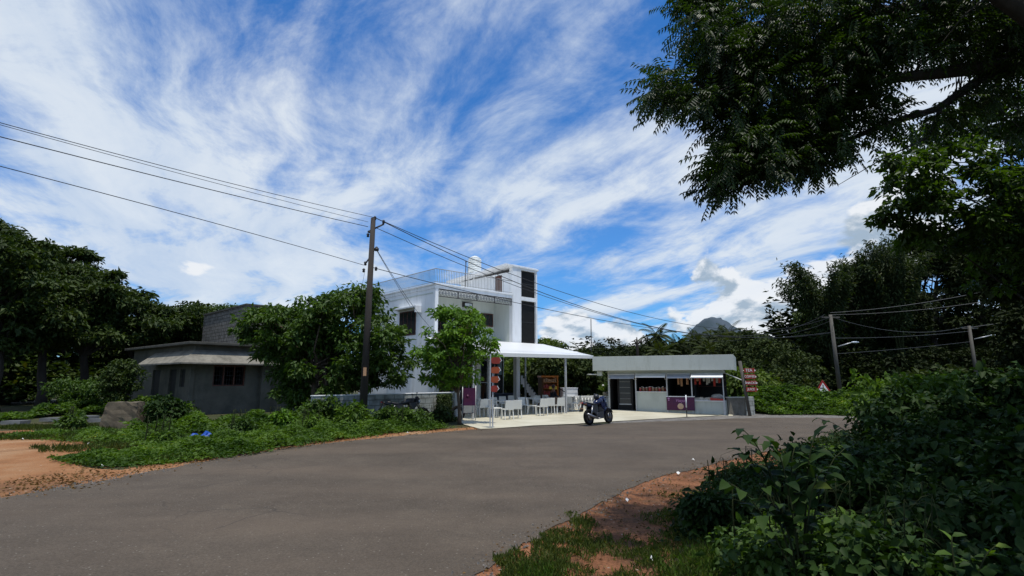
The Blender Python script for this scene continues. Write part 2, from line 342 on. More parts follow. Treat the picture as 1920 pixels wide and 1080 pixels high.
def tint_road():
    nt = G_road.node_tree; N = nt.nodes; L = nt.links; b = N['Principled BSDF']; b.inputs['Roughness'].default_value = .8
    # long brownish wheel-dust band: low frequency
    src = b.inputs['Base Color'].links[0].from_socket
    n = N.new('ShaderNodeTexNoise'); n.inputs['Scale'].default_value = .5; n.inputs['Detail'].default_value = 6; tc = N.new('ShaderNodeTexCoord'); mp = N.new('ShaderNodeMapping'); mp.inputs['Rotation'].default_value = (0, 0, math.radians(-52)); mp.inputs['Scale'].default_value = (.25, 1.4, 1); L.new(tc.outputs['Object'], mp.inputs[0]); L.new(mp.outputs[0], n.inputs['Vector'])
    mr = N.new('ShaderNodeMapRange'); mr.inputs['From Min'].default_value = .45; mr.inputs['From Max'].default_value = .75; mr.inputs['To Max'].default_value = .55; L.new(n.outputs['Fac'], mr.inputs[0])
    mx = N.new('ShaderNodeMix'); mx.data_type = 'RGBA'; L.new(mr.outputs[0], mx.inputs['Factor']); L.new(src, mx.inputs['A']); mx.inputs['B'].default_value = (.130, .098, .070, 1)
    # fine cracks and tar stains
    vo = N.new('ShaderNodeTexVoronoi'); vo.feature = 'DISTANCE_TO_EDGE'; vo.inputs['Scale'].default_value = .75
    wn = N.new('ShaderNodeTexNoise'); wn.inputs['Scale'].default_value = 1.6; wn.inputs['Detail'].default_value = 6; L.new(tc.outputs['Object'], wn.inputs['Vector'])
    wm = N.new('ShaderNodeMix'); wm.data_type = 'VECTOR'; wm.inputs['Factor'].default_value = .35; L.new(tc.outputs['Object'], wm.inputs[4]); L.new(wn.outputs['Color'], wm.inputs[5]); L.new(wm.outputs[1], vo.inputs['Vector'])
    ck = N.new('ShaderNodeMapRange'); ck.inputs['From Min'].default_value = .010; ck.inputs['From Max'].default_value = .002; L.new(vo.outputs['Distance'], ck.inputs[0])
    ms = N.new('ShaderNodeTexNoise'); ms.inputs['Scale'].default_value = .33; L.new(tc.outputs['Object'], ms.inputs['Vector']); mk = N.new('ShaderNodeMapRange'); mk.inputs['From Min'].default_value = .52; mk.inputs['From Max'].default_value = .62; mk.inputs['To Max'].default_value = .55; L.new(ms.outputs['Fac'], mk.inputs[0])
    mu = N.new('ShaderNodeMath'); mu.operation = 'MULTIPLY'; L.new(ck.outputs[0], mu.inputs[0]); L.new(mk.outputs[0], mu.inputs[1])
    cm = N.new('ShaderNodeMix'); cm.data_type = 'RGBA'; L.new(mu.outputs[0], cm.inputs['Factor']); L.new(mx.outputs['Result'], cm.inputs['A']); cm.inputs['B'].default_value = (.035, .030, .026, 1); L.new(cm.outputs['Result'], b.inputs['Base Color'])
tint_road()

LM = dict(
    left=leafmat('leaf_dark_green', (.015, .030, .006), (.050, .076, .014), .20, .6, .2),
    a=leafmat('leaf_mid_green', (.022, .050, .008), (.070, .125, .018), .28, .55, .25),
    b=leafmat('leaf_fresh_green', (.040, .098, .009), (.130, .240, .024), .32, .55, .25),
    neem=leafmat('leaf_neem', (.008, .019, .003), (.032, .062, .008), .34, .45, .3),
    second=leafmat('leaf_overhang_green', (.012, .030, .004), (.050, .092, .012), .38, .5, .25),  # lighter leaf green than the neem, slightly more translucent
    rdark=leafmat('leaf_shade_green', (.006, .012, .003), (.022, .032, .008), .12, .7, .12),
    bush=leafmat('leaf_bush', (.006, .020, .004), (.028, .056, .010), .22, .6, .15),
    bushlt=leafmat('leaf_bush_light', (.045, .090, .014), (.11, .17, .03), .3, .55, .25),
    far=leafmat('leaf_far', (.014, .026, .007), (.050, .068, .018), .16, .7, .15),
    farlt=leafmat('leaf_far_bright', (.040, .070, .010), (.105, .150, .024), .25, .6, .2),
    bamboo=leafmat('leaf_bamboo', (.014, .026, .008), (.042, .062, .020), .25, .6, .2),
    grass=leafmat('grass_blade', (.034, .056, .010), (.10, .125, .026), .3, .6, .2),
    weed=leafmat('weed_leaf', (.028, .062, .007), (.095, .165, .022), .3, .6, .2),
    palm=leafmat('palm_frond', (.020, .034, .010), (.060, .076, .024), .2, .6, .2),
)
# ------------------------------------------------------------------ foliage
def rs(seed): return np.random.default_rng(seed)
def unit(a): return a / np.maximum(np.linalg.norm(a, axis=1, keepdims=True), 1e-9)
def leaves(name, C, A, Nn, L, Wd, mt, parent=None, fold=.25, droop=.15, six=False, seed=0, rnd=None):
    """C base points, A leaf axes, Nn normals, L lengths, Wd widths -> one mesh of single leaves"""
    n = len(C); A = unit(A); Sd = unit(np.cross(A, Nn)); Nn = unit(np.cross(Sd, A)); L = L.reshape(-1, 1); Wd = Wd.reshape(-1, 1)
    up = Nn * Wd * fold; dr = -Nn * L * droop
    if six:
        P = [C, C + A * L * .33 + Sd * Wd * .5 + up, C + A * L * .70 + Sd * Wd * .36 + up * .7 + dr * .35, C + A * L + dr,
             C + A * L * .70 - Sd * Wd * .36 + up * .7 + dr * .35, C + A * L * .33 - Sd * Wd * .5 + up, C + A * L * .36, C + A * L * .72 + dr * .35]
        V = np.stack(P, 1).reshape(-1, 3); k = 8
        base = np.array([[0, 1, 6, 6], [1, 2, 7, 6], [2, 3, 7, 7], [7, 3, 4, 4], [6, 7, 4, 5], [0, 6, 5, 5]])
        tri = [(0, 1, 6), (1, 2, 7, 6), (2, 3, 7), (7, 3, 4), (6, 7, 4, 5), (0, 6, 5)]
    else:
        P = [C, C + A * L * .45 + Sd * Wd * .5 + up, C + A * L + dr, C + A * L * .45 - Sd * Wd * .5 + up]
        V = np.stack(P, 1).reshape(-1, 3); k = 4; tri = [(0, 1, 2), (0, 2, 3)]
    ls = [len(t) for t in tri]; flat = np.concatenate([np.array(t) for t in tri])
    idx = (np.arange(n)[:, None] * k + flat[None, :]).reshape(-1)
    starts = np.concatenate([[0], np.cumsum(ls)[:-1]]); tot = sum(ls)
    st = (np.arange(n)[:, None] * tot + starts[None, :]).reshape(-1)
    me = bpy.data.meshes.new(name); me.vertices.add(len(V)); me.vertices.foreach_set('co', V.astype(np.float32).reshape(-1))
    me.loops.add(len(idx)); me.loops.foreach_set('vertex_index', idx.astype(np.int32))
    me.polygons.add(len(st)); me.polygons.foreach_set('loop_start', st.astype(np.int32))
    me.update(calc_edges=True)
    if rnd is None: rnd = rs(seed + 77).random(n)
    a = me.attributes.new('rnd', 'FLOAT', 'FACE'); a.data.foreach_set('value', np.repeat(rnd, len(tri)).astype(np.float32))
    me.materials.append(mt); o = bpy.data.objects.new(name, me); COL.objects.link(o)
    if parent: o.parent = parent
    return o
def clumps(ells, n, r, inner=.35):
    e = np.array(ells, float); w = (e[:, 3] * e[:, 4] + e[:, 4] * e[:, 5] + e[:, 3] * e[:, 5]); w /= w.sum()
    i = r.choice(len(e), n, p=w); d = unit(r.normal(size=(n, 3))); rad = (inner + (1 - inner) * r.random(n) ** .6)[:, None]
    return e[i, :3] + d * rad * e[i, 3:6]
def clump_leaves(cl, per, rc, leaf, r, flat=.55, out=.5, lw=.5, size_var=.35):
    n = len(cl) * per; c = np.repeat(cl, per, 0); d = unit(r.normal(size=(n, 3))); rr = np.repeat(rc * (0.6 + .7 * r.random(len(cl))), per)[:, None]
    o = d * rr * (r.random((n, 1)) ** .45) * np.array([1, 1, flat]); o[:, 2] -= .25 * np.linalg.norm(o[:, :2], axis=1)
    C = c + o; A = o * np.array([1, 1, .3]) / rc + r.normal(size=(n, 3)) * .45; A[:, 2] -= .25
    Nn = r.normal(size=(n, 3)) * .45 + o / rc * out; Nn[:, 2] += .9
    L = leaf * (1 + size_var * r.normal(size=n)).clip(.4, 1.8)
    tone = np.repeat(r.random(len(cl)), per) * .55 + r.random(n) * .45
    return C, A, Nn, L, L * lw, tone
def tree(name, label, base, ells, trunk_r, ncl, per, rc, leaf, lm, seed, cat='tree', group=None, bark='bark', lw=.5, flat=.55, six=False, limbs=14, trunk_top=None, inner=.35, stems=1):
    r = rs(seed); root = thing(name, label, cat, base, 0, group); B = np.array(base, float)
    E = [(a[0] - B[0], a[1] - B[1], a[2] - B[2], *a[3:]) for a in ells]
    cl = clumps(E, ncl, r, inner); C, A, Nn, L, Wd, tone = clump_leaves(cl, per, rc, leaf, r, flat, lw=lw)
    keep = C[:, 2] > .03; leaves('crown', C[keep], A[keep], Nn[keep], L[keep], Wd[keep], LM[lm], root, six=six, rnd=tone[keep])
    if trunk_r:
        mb = MB(); cz = np.average([e[2] - e[5] * .4 for e in E]); top = trunk_top or max(.8, cz)
        cx, cy = np.average([e[0] for e in E]), np.average([e[1] for e in E])
        for s in range(stems):
            ox, oy = (r.normal() * .25 * (s > 0), r.normal() * .25 * (s > 0)); k = 7; pts = []; rad = []
            for i in range(k):
                t = i / (k - 1); pts.append((ox + (cx * .5) * t ** 1.3 + r.normal() * trunk_r * .35 * (i > 0), oy + (cy * .5) * t ** 1.3 + r.normal() * trunk_r * .3 * (i > 0), top * t - .1 * (i == 0)))
                rad.append(trunk_r * (1.25 if i == 0 else 1 - .5 * t))
            mb.tube(pts, rad, 10)
            sel = r.choice(len(cl), min(limbs, len(cl)), replace=False)
            for q in sel:
                j = int(r.integers(3, k)); a = Vector(pts[j]); b = Vector(cl[q]); mid = a.lerp(b, .5) + Vector(r.normal(size=3)) * .12 * (b - a).length; mid.z += .08 * (b - a).length
                r0 = rad[j] * .55; mb.tube([a, a.lerp(mid, .5) + Vector((0, 0, .03)), mid, b], [r0, r0 * .75, r0 * .5, r0 * .12], 6)
        mb.build('trunk', M[bark], root)
    return root

# ------------------------------------------------------------------ ground, road, forecourt
def sheet(name, pts, z, mt, jag=.06, step=.35, seed=1, thick=0):
    rng = random.Random(seed); P = []
    for i, a in enumerate(pts):
        b = pts[(i + 1) % len(pts)]; d = math.hypot(b[0] - a[0], b[1] - a[1]); k = max(1, min(60, int(d / step)))
        for j in range(k):
            t = j / k; P.append((a[0] + (b[0] - a[0]) * t + rng.gauss(0, jag), a[1] + (b[1] - a[1]) * t + rng.gauss(0, jag), z))
    bm = bmesh.new(); vs = [bm.verts.new(p) for p in P]; f = bm.faces.new(vs); bmesh.ops.triangulate(bm, faces=[f])
    bm.normal_update()
    if bm.faces[:][0].normal.z < 0: bmesh.ops.reverse_faces(bm, faces=bm.faces[:])
    me = bpy.data.meshes.new(name); bm.to_mesh(me); bm.free(); me.materials.append(mt); o = bpy.data.objects.new(name, me); COL.objects.link(o)
    return tag(o, kind='structure')
def smooth_line(p, k=6):
    out = []
    for i in range(len(p) - 1):
        p0 = p[max(i - 1, 0)]; p1 = p[i]; p2 = p[i + 1]; p3 = p[min(i + 2, len(p) - 1)]
        for j in range(k):
            t = j / k
            out.append(tuple(.5 * (2 * p1[c] + (p2[c] - p0[c]) * t + (2 * p0[c] - 5 * p1[c] + 4 * p2[c] - p3[c]) * t * t + (3 * p1[c] - p0[c] - 3 * p2[c] + p3[c]) * t ** 3) for c in (0, 1)))
    return out + [tuple(p[-1])]
far_edge = smooth_line([(-16, -20), (-11.5, -4), (-9.2, 3), gp(0, 935), gp(150, 910), gp(300, 882), gp(500, 846), gp(750, 818), gp(930, 803.5), gp(1100, 796), gp(1290, 789), gp(1420, 784), (14.4, 25.2), (18, 24), (26, 20), (40, 12)])
near_edge = smooth_line([(-8, -20), (-3.4, -6), (-1.6, 1), (-.75, 4), gp(905, 1080), gp(1010, 1010), gp(1130, 945), gp(1230, 900), gp(1340, 870), gp(1420, 851), gp(1550, 829), (12, 17.2), (15.5, 16.5), (22, 13), (36, 4)])
bm = MB(); bm.add([(-2500, -300, 0), (2500, -300, 0), (2500, 3000, 0), (-2500, 3000, 0)], [(0, 1, 2, 3)])
tag(bm.build('ground', G_ground), kind='structure')
sheet('dirt_yard', [gp(-300, 960), gp(-80, 810), gp(60, 806), gp(150, 818), gp(235, 826), gp(300, 838), gp(200, 862), gp(150, 872), gp(230, 882), gp(300, 888), gp(330, 890), gp(150, 925), gp(0, 955), (-9, 5)], .004, G_dirt, .12, .5)
lv = [p for p in far_edge if 6 < p[1] < 21.5 and p[0] < 1]
sheet('dirt_verge', [(p[0] - .55, p[1] + .75) for p in lv] + [(p[0] + .5, p[1] - .5) for p in lv[::-1]], .008, G_dirt, .07, .4, 2)
nv = [p for p in near_edge if 2 < p[1] < 18 and p[0] > -2]
sheet('dirt_verge', [(p[0] - .5, p[1] + .5) for p in nv] + [(p[0] + 1.15 + .3 * math.sin(p[1] * 1.3), p[1] - .55) for p in nv[::-1]], .004, G_dirt2, .09, .35, 3)
sheet('dirt_patch', [gp(1500, 832), gp(1575, 826), gp(1600, 850), gp(1560, 866), gp(1490, 872)], .008, G_dirt2, .1, .3, 4)
sheet('gravel_apron', [gp(1120, 800), gp(1150, 791), gp(1280, 781), gp(1340, 776), (11.2, 27.6), (12.5, 28.6), (15, 28.6), (16.5, 25), gp(1420, 790), gp(1290, 795)], .008, G_gravel, .08, .35, 5)
sheet('road', far_edge + near_edge[::-1], .014, G_road, .045, .22, 6)
KX, KY = 10.47, 26.97
fc = [gp(926, 805), gp(1000, 799.5), gp(1080, 796), gp(1150, 791.5), gp(1215, 787.5), gp(1290, 783), gp(1330, 781.5), (KX, KY + .1), (KX - 5.4, KY + 3.0), (5.0, 34.5), (1.5, 37), (-1.2, 33.4), (-4.2, 30.2), (-2.7, 26.4), gp(868, 797), gp(900, 806)]
o = sheet('forecourt', fc, .034, G_cream, .015, .3, 7)
def apron():
    c, s_ = math.cos(math.radians(-24)), math.sin(math.radians(-24)); L = lambda x, y, z: (KX + c * x - s_ * y, KY + s_ * x + c * y, z)
    m = MB(); m.add([L(.3, -.3, .0), L(-3, -2.6, .03), L(-7.0, -3.0, .03), L(-7.0, .4, .16), L(-5.9, .1, .16), L(.3, .1, .045)], [(0, 5, 4, 1), (1, 4, 3, 2)]); tag(m.build('paved_apron', G_cream), kind='structure')
apron()

# ------------------------------------------------------------------ hill
def hill():
    r = random.Random(5); nx, ny = 90, 30; vs = []; Y0 = 1500
    prof = [(1150, 668), (1240, 660), (1280, 640), (1297, 621), (1306, 609), (1318, 601), (1327, 596), (1341, 597), (1352, 602), (1365, 610), (1376, 618), (1400, 630), (1450, 645), (1520, 650), (1600, 650), (1700, 650)]
    def h(px):
        for a, b in zip(prof, prof[1:]):
            if a[0] <= px <= b[0]: return a[1] + (b[1] - a[1]) * (px - a[0]) / (b[0] - a[0])
        return 690
    for j in range(ny):
        v = j / (ny - 1)
        for i in range(nx):
            px = 1150 + 550 * i / (nx - 1); p = at(px, h(px), Y0); s = math.sin(math.pi * v)
            z = -5 + (p.z + 5) * s ** .8 + r.gauss(0, 1.3) * s
            vs.append((p.x + (v - .5) * 60 + r.gauss(0, 2), Y0 + (v - .5) * 500, z))
    fs = [(j * nx + i, j * nx + i + 1, (j + 1) * nx + i + 1, (j + 1) * nx + i) for j in range(ny - 1) for i in range(nx - 1)]
    mb = MB(); mb.add(vs, fs, True)
    m = mat('hazy_granite_hill', (.065, .083, .110), .95, .3, .012, col2=(.022, .042, .050), bump=.2, bscale=.05, stretch=(1, .5, .25))  # distance haze is mixed into the bluish rock colour
    tag(mb.build('hill', m), kind='structure')
hill()

# ------------------------------------------------------------------ white two-storey building
BO = Vector((-4.32, 30, 0)); BR = 43
Bld = thing('white_building', 'white two-storey building with roof railing, lattice band and stair tower', 'building', BO, BR)
def white_building():
    w = M['white']
    m = MB(); m.box(0, .22, 0, 8.6, 0, 6.83)                       # left side wall
    m.build('side_wall', w, Bld, .01)
    m = MB(); m.box(.22, 6.4, 8.4, 8.6, 0, 6.83); m.box(6.25, 6.4, 1.7, 8.4, 0, 3.8); m.box(6.4, 8.1, 8.4, 8.6, 3.8, 6.83); m.box(8.0, 8.15, 5.6, 8.4, 3.8, 6.83); m.box(6.4, 8.1, .26, 8.4, 3.72, 3.86); m.build('rear_wall', w, Bld)
    m = MB(); m.box(-.03, 5.90, -.03, 8.6, 6.83, 7.03); m.box(5.90, 8.15, 5.5, 8.6, 6.83, 7.03); m.build('roof_slab', w, Bld, .01)
    m = MB(); m.box(-.08, 5.9, -.08, .10, 7.03, 7.13); m.box(-.08, .10, .10, 8.6, 7.03, 7.13); m.build('parapet', w, Bld, .01)
    m = MB(); m.box(-.42, 0, 1.35, 3.9, 5.85, 5.95); m.box(-.42, 0, 1.35, 1.45, 5.55, 5.85); m.build('sunshade', w, Bld, .01)
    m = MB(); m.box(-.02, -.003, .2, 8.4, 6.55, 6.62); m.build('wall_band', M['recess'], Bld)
    # side window
    f = MB(); f.box(-.03, -.005, 1.9, 3.7, 4.3, 5.75); f = f.build('side_window', M['wood'], Bld)
    p = MB()
    for i in range(4): p.box(-.045, -.032, 1.97 + i * .43, 2.33 + i * .43, 4.37, 5.68)
    p.build('pane', M['glass'], f)
    m = MB(); m.box(.22, 5.9, 0, .22, 3.7, 4.03); m.box(.22, 5.9, .22, 1.7, 3.85, 4.0); m.build('balcony_floor', w, Bld)
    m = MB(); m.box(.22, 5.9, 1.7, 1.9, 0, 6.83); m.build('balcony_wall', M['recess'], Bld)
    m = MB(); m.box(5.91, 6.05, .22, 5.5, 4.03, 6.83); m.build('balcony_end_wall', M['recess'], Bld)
    # windows and door at the back of the balcony
    def win(x0, x1, z0, z1, name='window', mt='wood', n=3):
        f = MB(); f.box(x0, x1, 1.63, 1.698, z0, z1); f = f.build(name, M[mt], Bld); p = MB(); w_ = (x1 - x0 - .1) / n
        for i in range(n): p.box(x0 + .06 + i * w_, x0 + .04 + (i + 1) * w_ - .02, 1.61, 1.628, z0 + .07, z1 - .07)
        p.build('pane', M['glass'] if mt == 'wood' else M['wood'], f)
    win(5.0, 5.88, 5.05, 5.93, n=2) if False else win(4.75, 5.75, 5.1, 5.95, n=3)
    win(3.0, 3.95, 4.05, 5.98, 'balcony_door', 'woodlt', 1); win(1.1, 2.0, 4.55, 5.35, n=2)
    lm = MB(); lm.box(3.22, 3.92, 1.52, 1.695, 6.2, 6.5); lm = lm.build('wall_light', M['darkmetal'], Bld); g = MB(); g.box(3.3, 3.84, 1.50, 1.518, 6.26, 6.44); g.build('glass', M['lampg'], lm)
    # lattice band
    fr = MB(); x0, x1 = .22, 5.9; z0, z1 = 6.40, 6.80; yy = .03
    for i in range(5):
        x = x0 + (x1 - x0) * i / 4; fr.box(x - .02, x + .02, yy, yy + .05, z0, z1)
    fr.box(x0, x1, yy + .005, yy + .045, z0 - .02, z0 + .015); fr.box(x0, x1, yy + .005, yy + .045, z1 - .02, z1 + .02)
    fr = fr.build('lattice_frame', M['darkmetal'], Bld)
    la = MB()
    n = 26
    for i in range(n):
        a = x0 + (x1 - x0) * i / n; b = x0 + (x1 - x0) * (i + 1) / n; t = .03
        la.prism([(a, yy + .01, z0), (a + t, yy + .01, z0), (b, yy + .01, z1), (b - t, yy + .01, z1)], (0, .02, 0))
        la.prism([(b, yy + .012, z0), (b - t, yy + .012, z0), (a, yy + .012, z1), (a + t, yy + .012, z1)], (0, .02, 0))
        la.prism([(a, yy + .014, (z0 + z1) / 2 - .02), (b, yy + .014, (z0 + z1) / 2 - .02), (b, yy + .014, (z0 + z1) / 2 + .02), (a, yy + .014, (z0 + z1) / 2 + .02)], (0, .012, 0))
    la.build('lattice', M['lattice'], fr)
    # stair tower
    m = MB(); m.box(5.90, 6.68, -.06, .25, 3.7, 9.05); m.box(8.03, 8.16, -.06, .25, 3.7, 9.05); m.box(6.68, 8.03, -.06, .25, 8.78, 9.05); m.box(6.68, 8.03, -.06, .25, 6.78, 7.03); m.box(6.68, 8.03, -.06, .25, 3.7, 4.03)
    m.box(8.0, 8.16, .25, 5.4, 3.7, 8.75); m.build('stair_tower_frame', w, Bld, .01)
    for (z0, z1) in ((7.03, 8.78), (4.03, 6.78)):
        g = MB(); g.box(6.68, 8.03, .14, .16, z0, z1); g = g.build('grille', M['darkmetal'], Bld); s = MB(); k = 16
        for i in range(k): x = 6.70 + 1.31 * i / (k - 1); s.box(x - .014, x + .014, .08, .135, z0 + .02, z1 - .02)
        for zz in (z0 + .03, (z0 + z1) / 2, z1 - .03): s.box(6.69, 8.02, .07, .079, zz - .02, zz + .02)
        s.build('bar', M['darkmetal'], g)
    m = MB(); m.box(5.91, 6.05, .25, .98, 7.03, 8.6); m.box(5.91, 6.05, 1.66, 5.4, 7.03, 8.6); m.box(5.91, 6.05, .98, 1.66, 8.5, 8.6); m.box(6.05, 8.0, 5.25, 5.4, 7.03, 8.6); m.build('stair_room_wall', w, Bld)
    d = MB(); d.box(5.96, 6.0, .98, 1.66, 7.03, 8.5); d.build('roof_door', M['wood'], Bld)
    m = MB(); m.prism([(5.25, -.12, 8.90), (8.25, -.12, 8.90), (8.25, 6.2, 8.60), (5.25, 6.2, 8.60)], (0, 0, .12)); m.build('stair_room_roof', w, Bld, .01)
    # roof railing
    rl = MB(); H0, H1 = 7.16, 7.95
    rl.tube([(-.02, 8.5, H1), (-.02, -.02, H1), (5.88, -.02, H1)], .022, 6); rl.tube([(-.02, 8.5, H0 + .04), (-.02, -.02, H0 + .04), (5.88, -.02, H0 + .04)], .014, 6)
    rl = rl.build('roof_railing', M['lattice'], Bld); b = MB()
    for i in range(44): x = 5.86 * i / 49; b.box(x - .009, x + .009, -.029, -.011, 7.10, H1)
    for i in range(1, 72): y = 8.5 * i / 71; b.box(-.029, -.011, y - .009, y + .009, 7.10, H1)
    b.build('baluster', M['lattice'], rl)
    # ground floor
    m = MB(); m.box(-.3, 6.6, -.35, 1.7, .034, .27); m.build('plinth', M['kiosk_wall'], Bld, .01)
    for x in (6.18, 2.95, .0):
        m = MB(); m.box(x, x + .30, -.12, .18, .27, 3.7); m.build('column', w, Bld, .01)
    m = MB(); m.box(3.25, 6.18, 1.1, 1.16, .27, 3.4); m.build('shop_front', M['glass'], Bld)
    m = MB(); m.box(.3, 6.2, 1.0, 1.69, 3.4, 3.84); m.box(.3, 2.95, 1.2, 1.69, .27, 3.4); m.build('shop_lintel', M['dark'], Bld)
    fr = MB()
    for x in (3.3, 4.2, 4.75, 5.35, 6.1): fr.box(x, x + .05, 1.03, 1.09, .27, 3.4)
    fr.box(4.2, 5.4, 1.02, 1.085, 1.52, 1.57); fr.box(3.3, 6.1, 1.02, 1.085, 2.9, 2.95); fr.build('shop_frame', M['steel'], Bld)
    # outside stair on the right
    Mi = (Matrix.Translation(BO) @ Matrix.Rotation(math.radians(BR), 4, 'Z')).inverted(); n = 9; st = MB(); sd_ = MB(); YS = 34.6
    for i in range(n):
        xa = at(977 + 34 * i / n, 700, YS).x; xb = at(977 + 34 * (i + 1) / n, 700, YS).x; z = at(990, 704 + 42 * i / (n - 1), YS).z
        st.box(xa, xb, YS, YS + 1.1, z - .55, z, Mi); sd_.box(xa - .02, xb + .01, YS - .05, YS + 1.1, z + .003, z + .055, Mi)
    st.build('outside_stair', w, Bld); sd_.build('stair_tread', M['dark'], Bld)
white_building()
# pipe and tank on the roof
TK = thing('water_tank', 'ribbed white water tank on the stair room of the white building', 'water tank', BO + Matrix.Rotation(math.radians(BR), 3, 'Z') @ Vector((6.6, 5.2, 8.75)), BR)
pr = [(.45, 0)]
for i in range(6): pr += [(.52, .06 + i * .17), (.52, .14 + i * .17), (.485, .155 + i * .17), (.485, .215 + i * .17)]
pr += [(.50, 1.08), (.30, 1.2), (.2, 1.22)]
def tank():
    p = at(890, 511, 37.3); TK.location = p; m = MB(); m.lathe([(a_ * .9, b_ * .92) for a_, b_ in pr], n=20); m.build('tank_body', M['tank'], TK); m = MB(); m.lathe([(.17, 1.123), (.17, 1.17), (.05, 1.19)], n=14); m.build('tank_lid', M['tank'], TK)
    s = MB()
    for a in range(4): x, y = .4 * math.cos(a * 1.57 + .8), .4 * math.sin(a * 1.57 + .8); s.box(x - .05, x + .05, y - .05, y + .05, 7.0 - p.z, 0)
    s.build('tank_stand', M['white'], TK)
tank()
def roofpipe():
    r_ = Matrix.Rotation(math.radians(BR), 3, 'Z'); p = BO + r_ @ Vector((3.6, 3.2, 0)); p = at(873, 530, p.y)
    m = MB(); zt = at(873, 491, p.y).z
    m.tube([(p.x, p.y, 7.03), (p.x, p.y, zt)], .03, 8); m.tube([(p.x + .14, p.y, 7.03), (p.x + .14, p.y, zt - .35), (p.x, p.y, zt - .35)], .02, 6); m.ball((p.x, p.y, zt), .05)
    tag(m.build('vent_pipe', M['wire']), 'thin dark vent pipe standing on the white roof beside the water tank', 'pipe')
roofpipe()

# ------------------------------------------------------------------ canopy
def canopy():
    c = thing('canopy', 'large white sloping canopy over the café chairs', 'canopy', BO, BR)
    yb, yf, x0, x1 = -.13, -6.3, -2.3, 6.05
    zb, zf = 3.97, 2.95
    def P(x, y): t = (y - yf) / (yb - yf); return (x, y, (zf - .10 * (1 - (x - x0) / (x1 - x0))) * (1 - t) + zb * t)
    m = MB(); bk = 8.6
    top = [P(x0, yf), P(x1, yf), (bk, yb, zb), (x0 + 1.5, yb, zb)]
    m.prism(top, (0, 0, .06)); m.build('roof_sheet', M['canopy'], c)
    e = MB(); a, b = Vector(P(x0, yf)), Vector(P(x1, yf)); e.prism([a + Vector((0, -.03, -.10)), b + Vector((0, -.03, -.10)), b + Vector((0, -.03, .07)), a + Vector((0, -.03, .07))], (0, .028, 0)); e.build('edge_trim', M['canopy'], c)
    rf = MB()
    for i in range(9):
        x = x0 + .3 + (x1 - x0 - .6) * i / 8; q0 = Vector(P(x, yf + .05)); q1 = Vector((x0 + 1.7 + (bk - x0 - 1.9) * i / 8, yb, zb)); rf.prism([q0 - Vector((.025, 0, .09)), q0 + Vector((.025, 0, -.09)), q1 + Vector((.025, 0, -.09)), q1 - Vector((.025, 0, .09))], (0, 0, .085))
    rf.build('rafter', M['steel'], c)
    for x, yy in ((x0 + .1, yf + .1), (3.9, yf + .1), (5.9, -1.2), (.6, -4.0)):
        z = P(x, yy)[2] - .1; m = MB(); m.box(x - .04, x + .04, yy - .04, yy + .04, .035, z); m.build('post', M['steel'], c)
canopy()

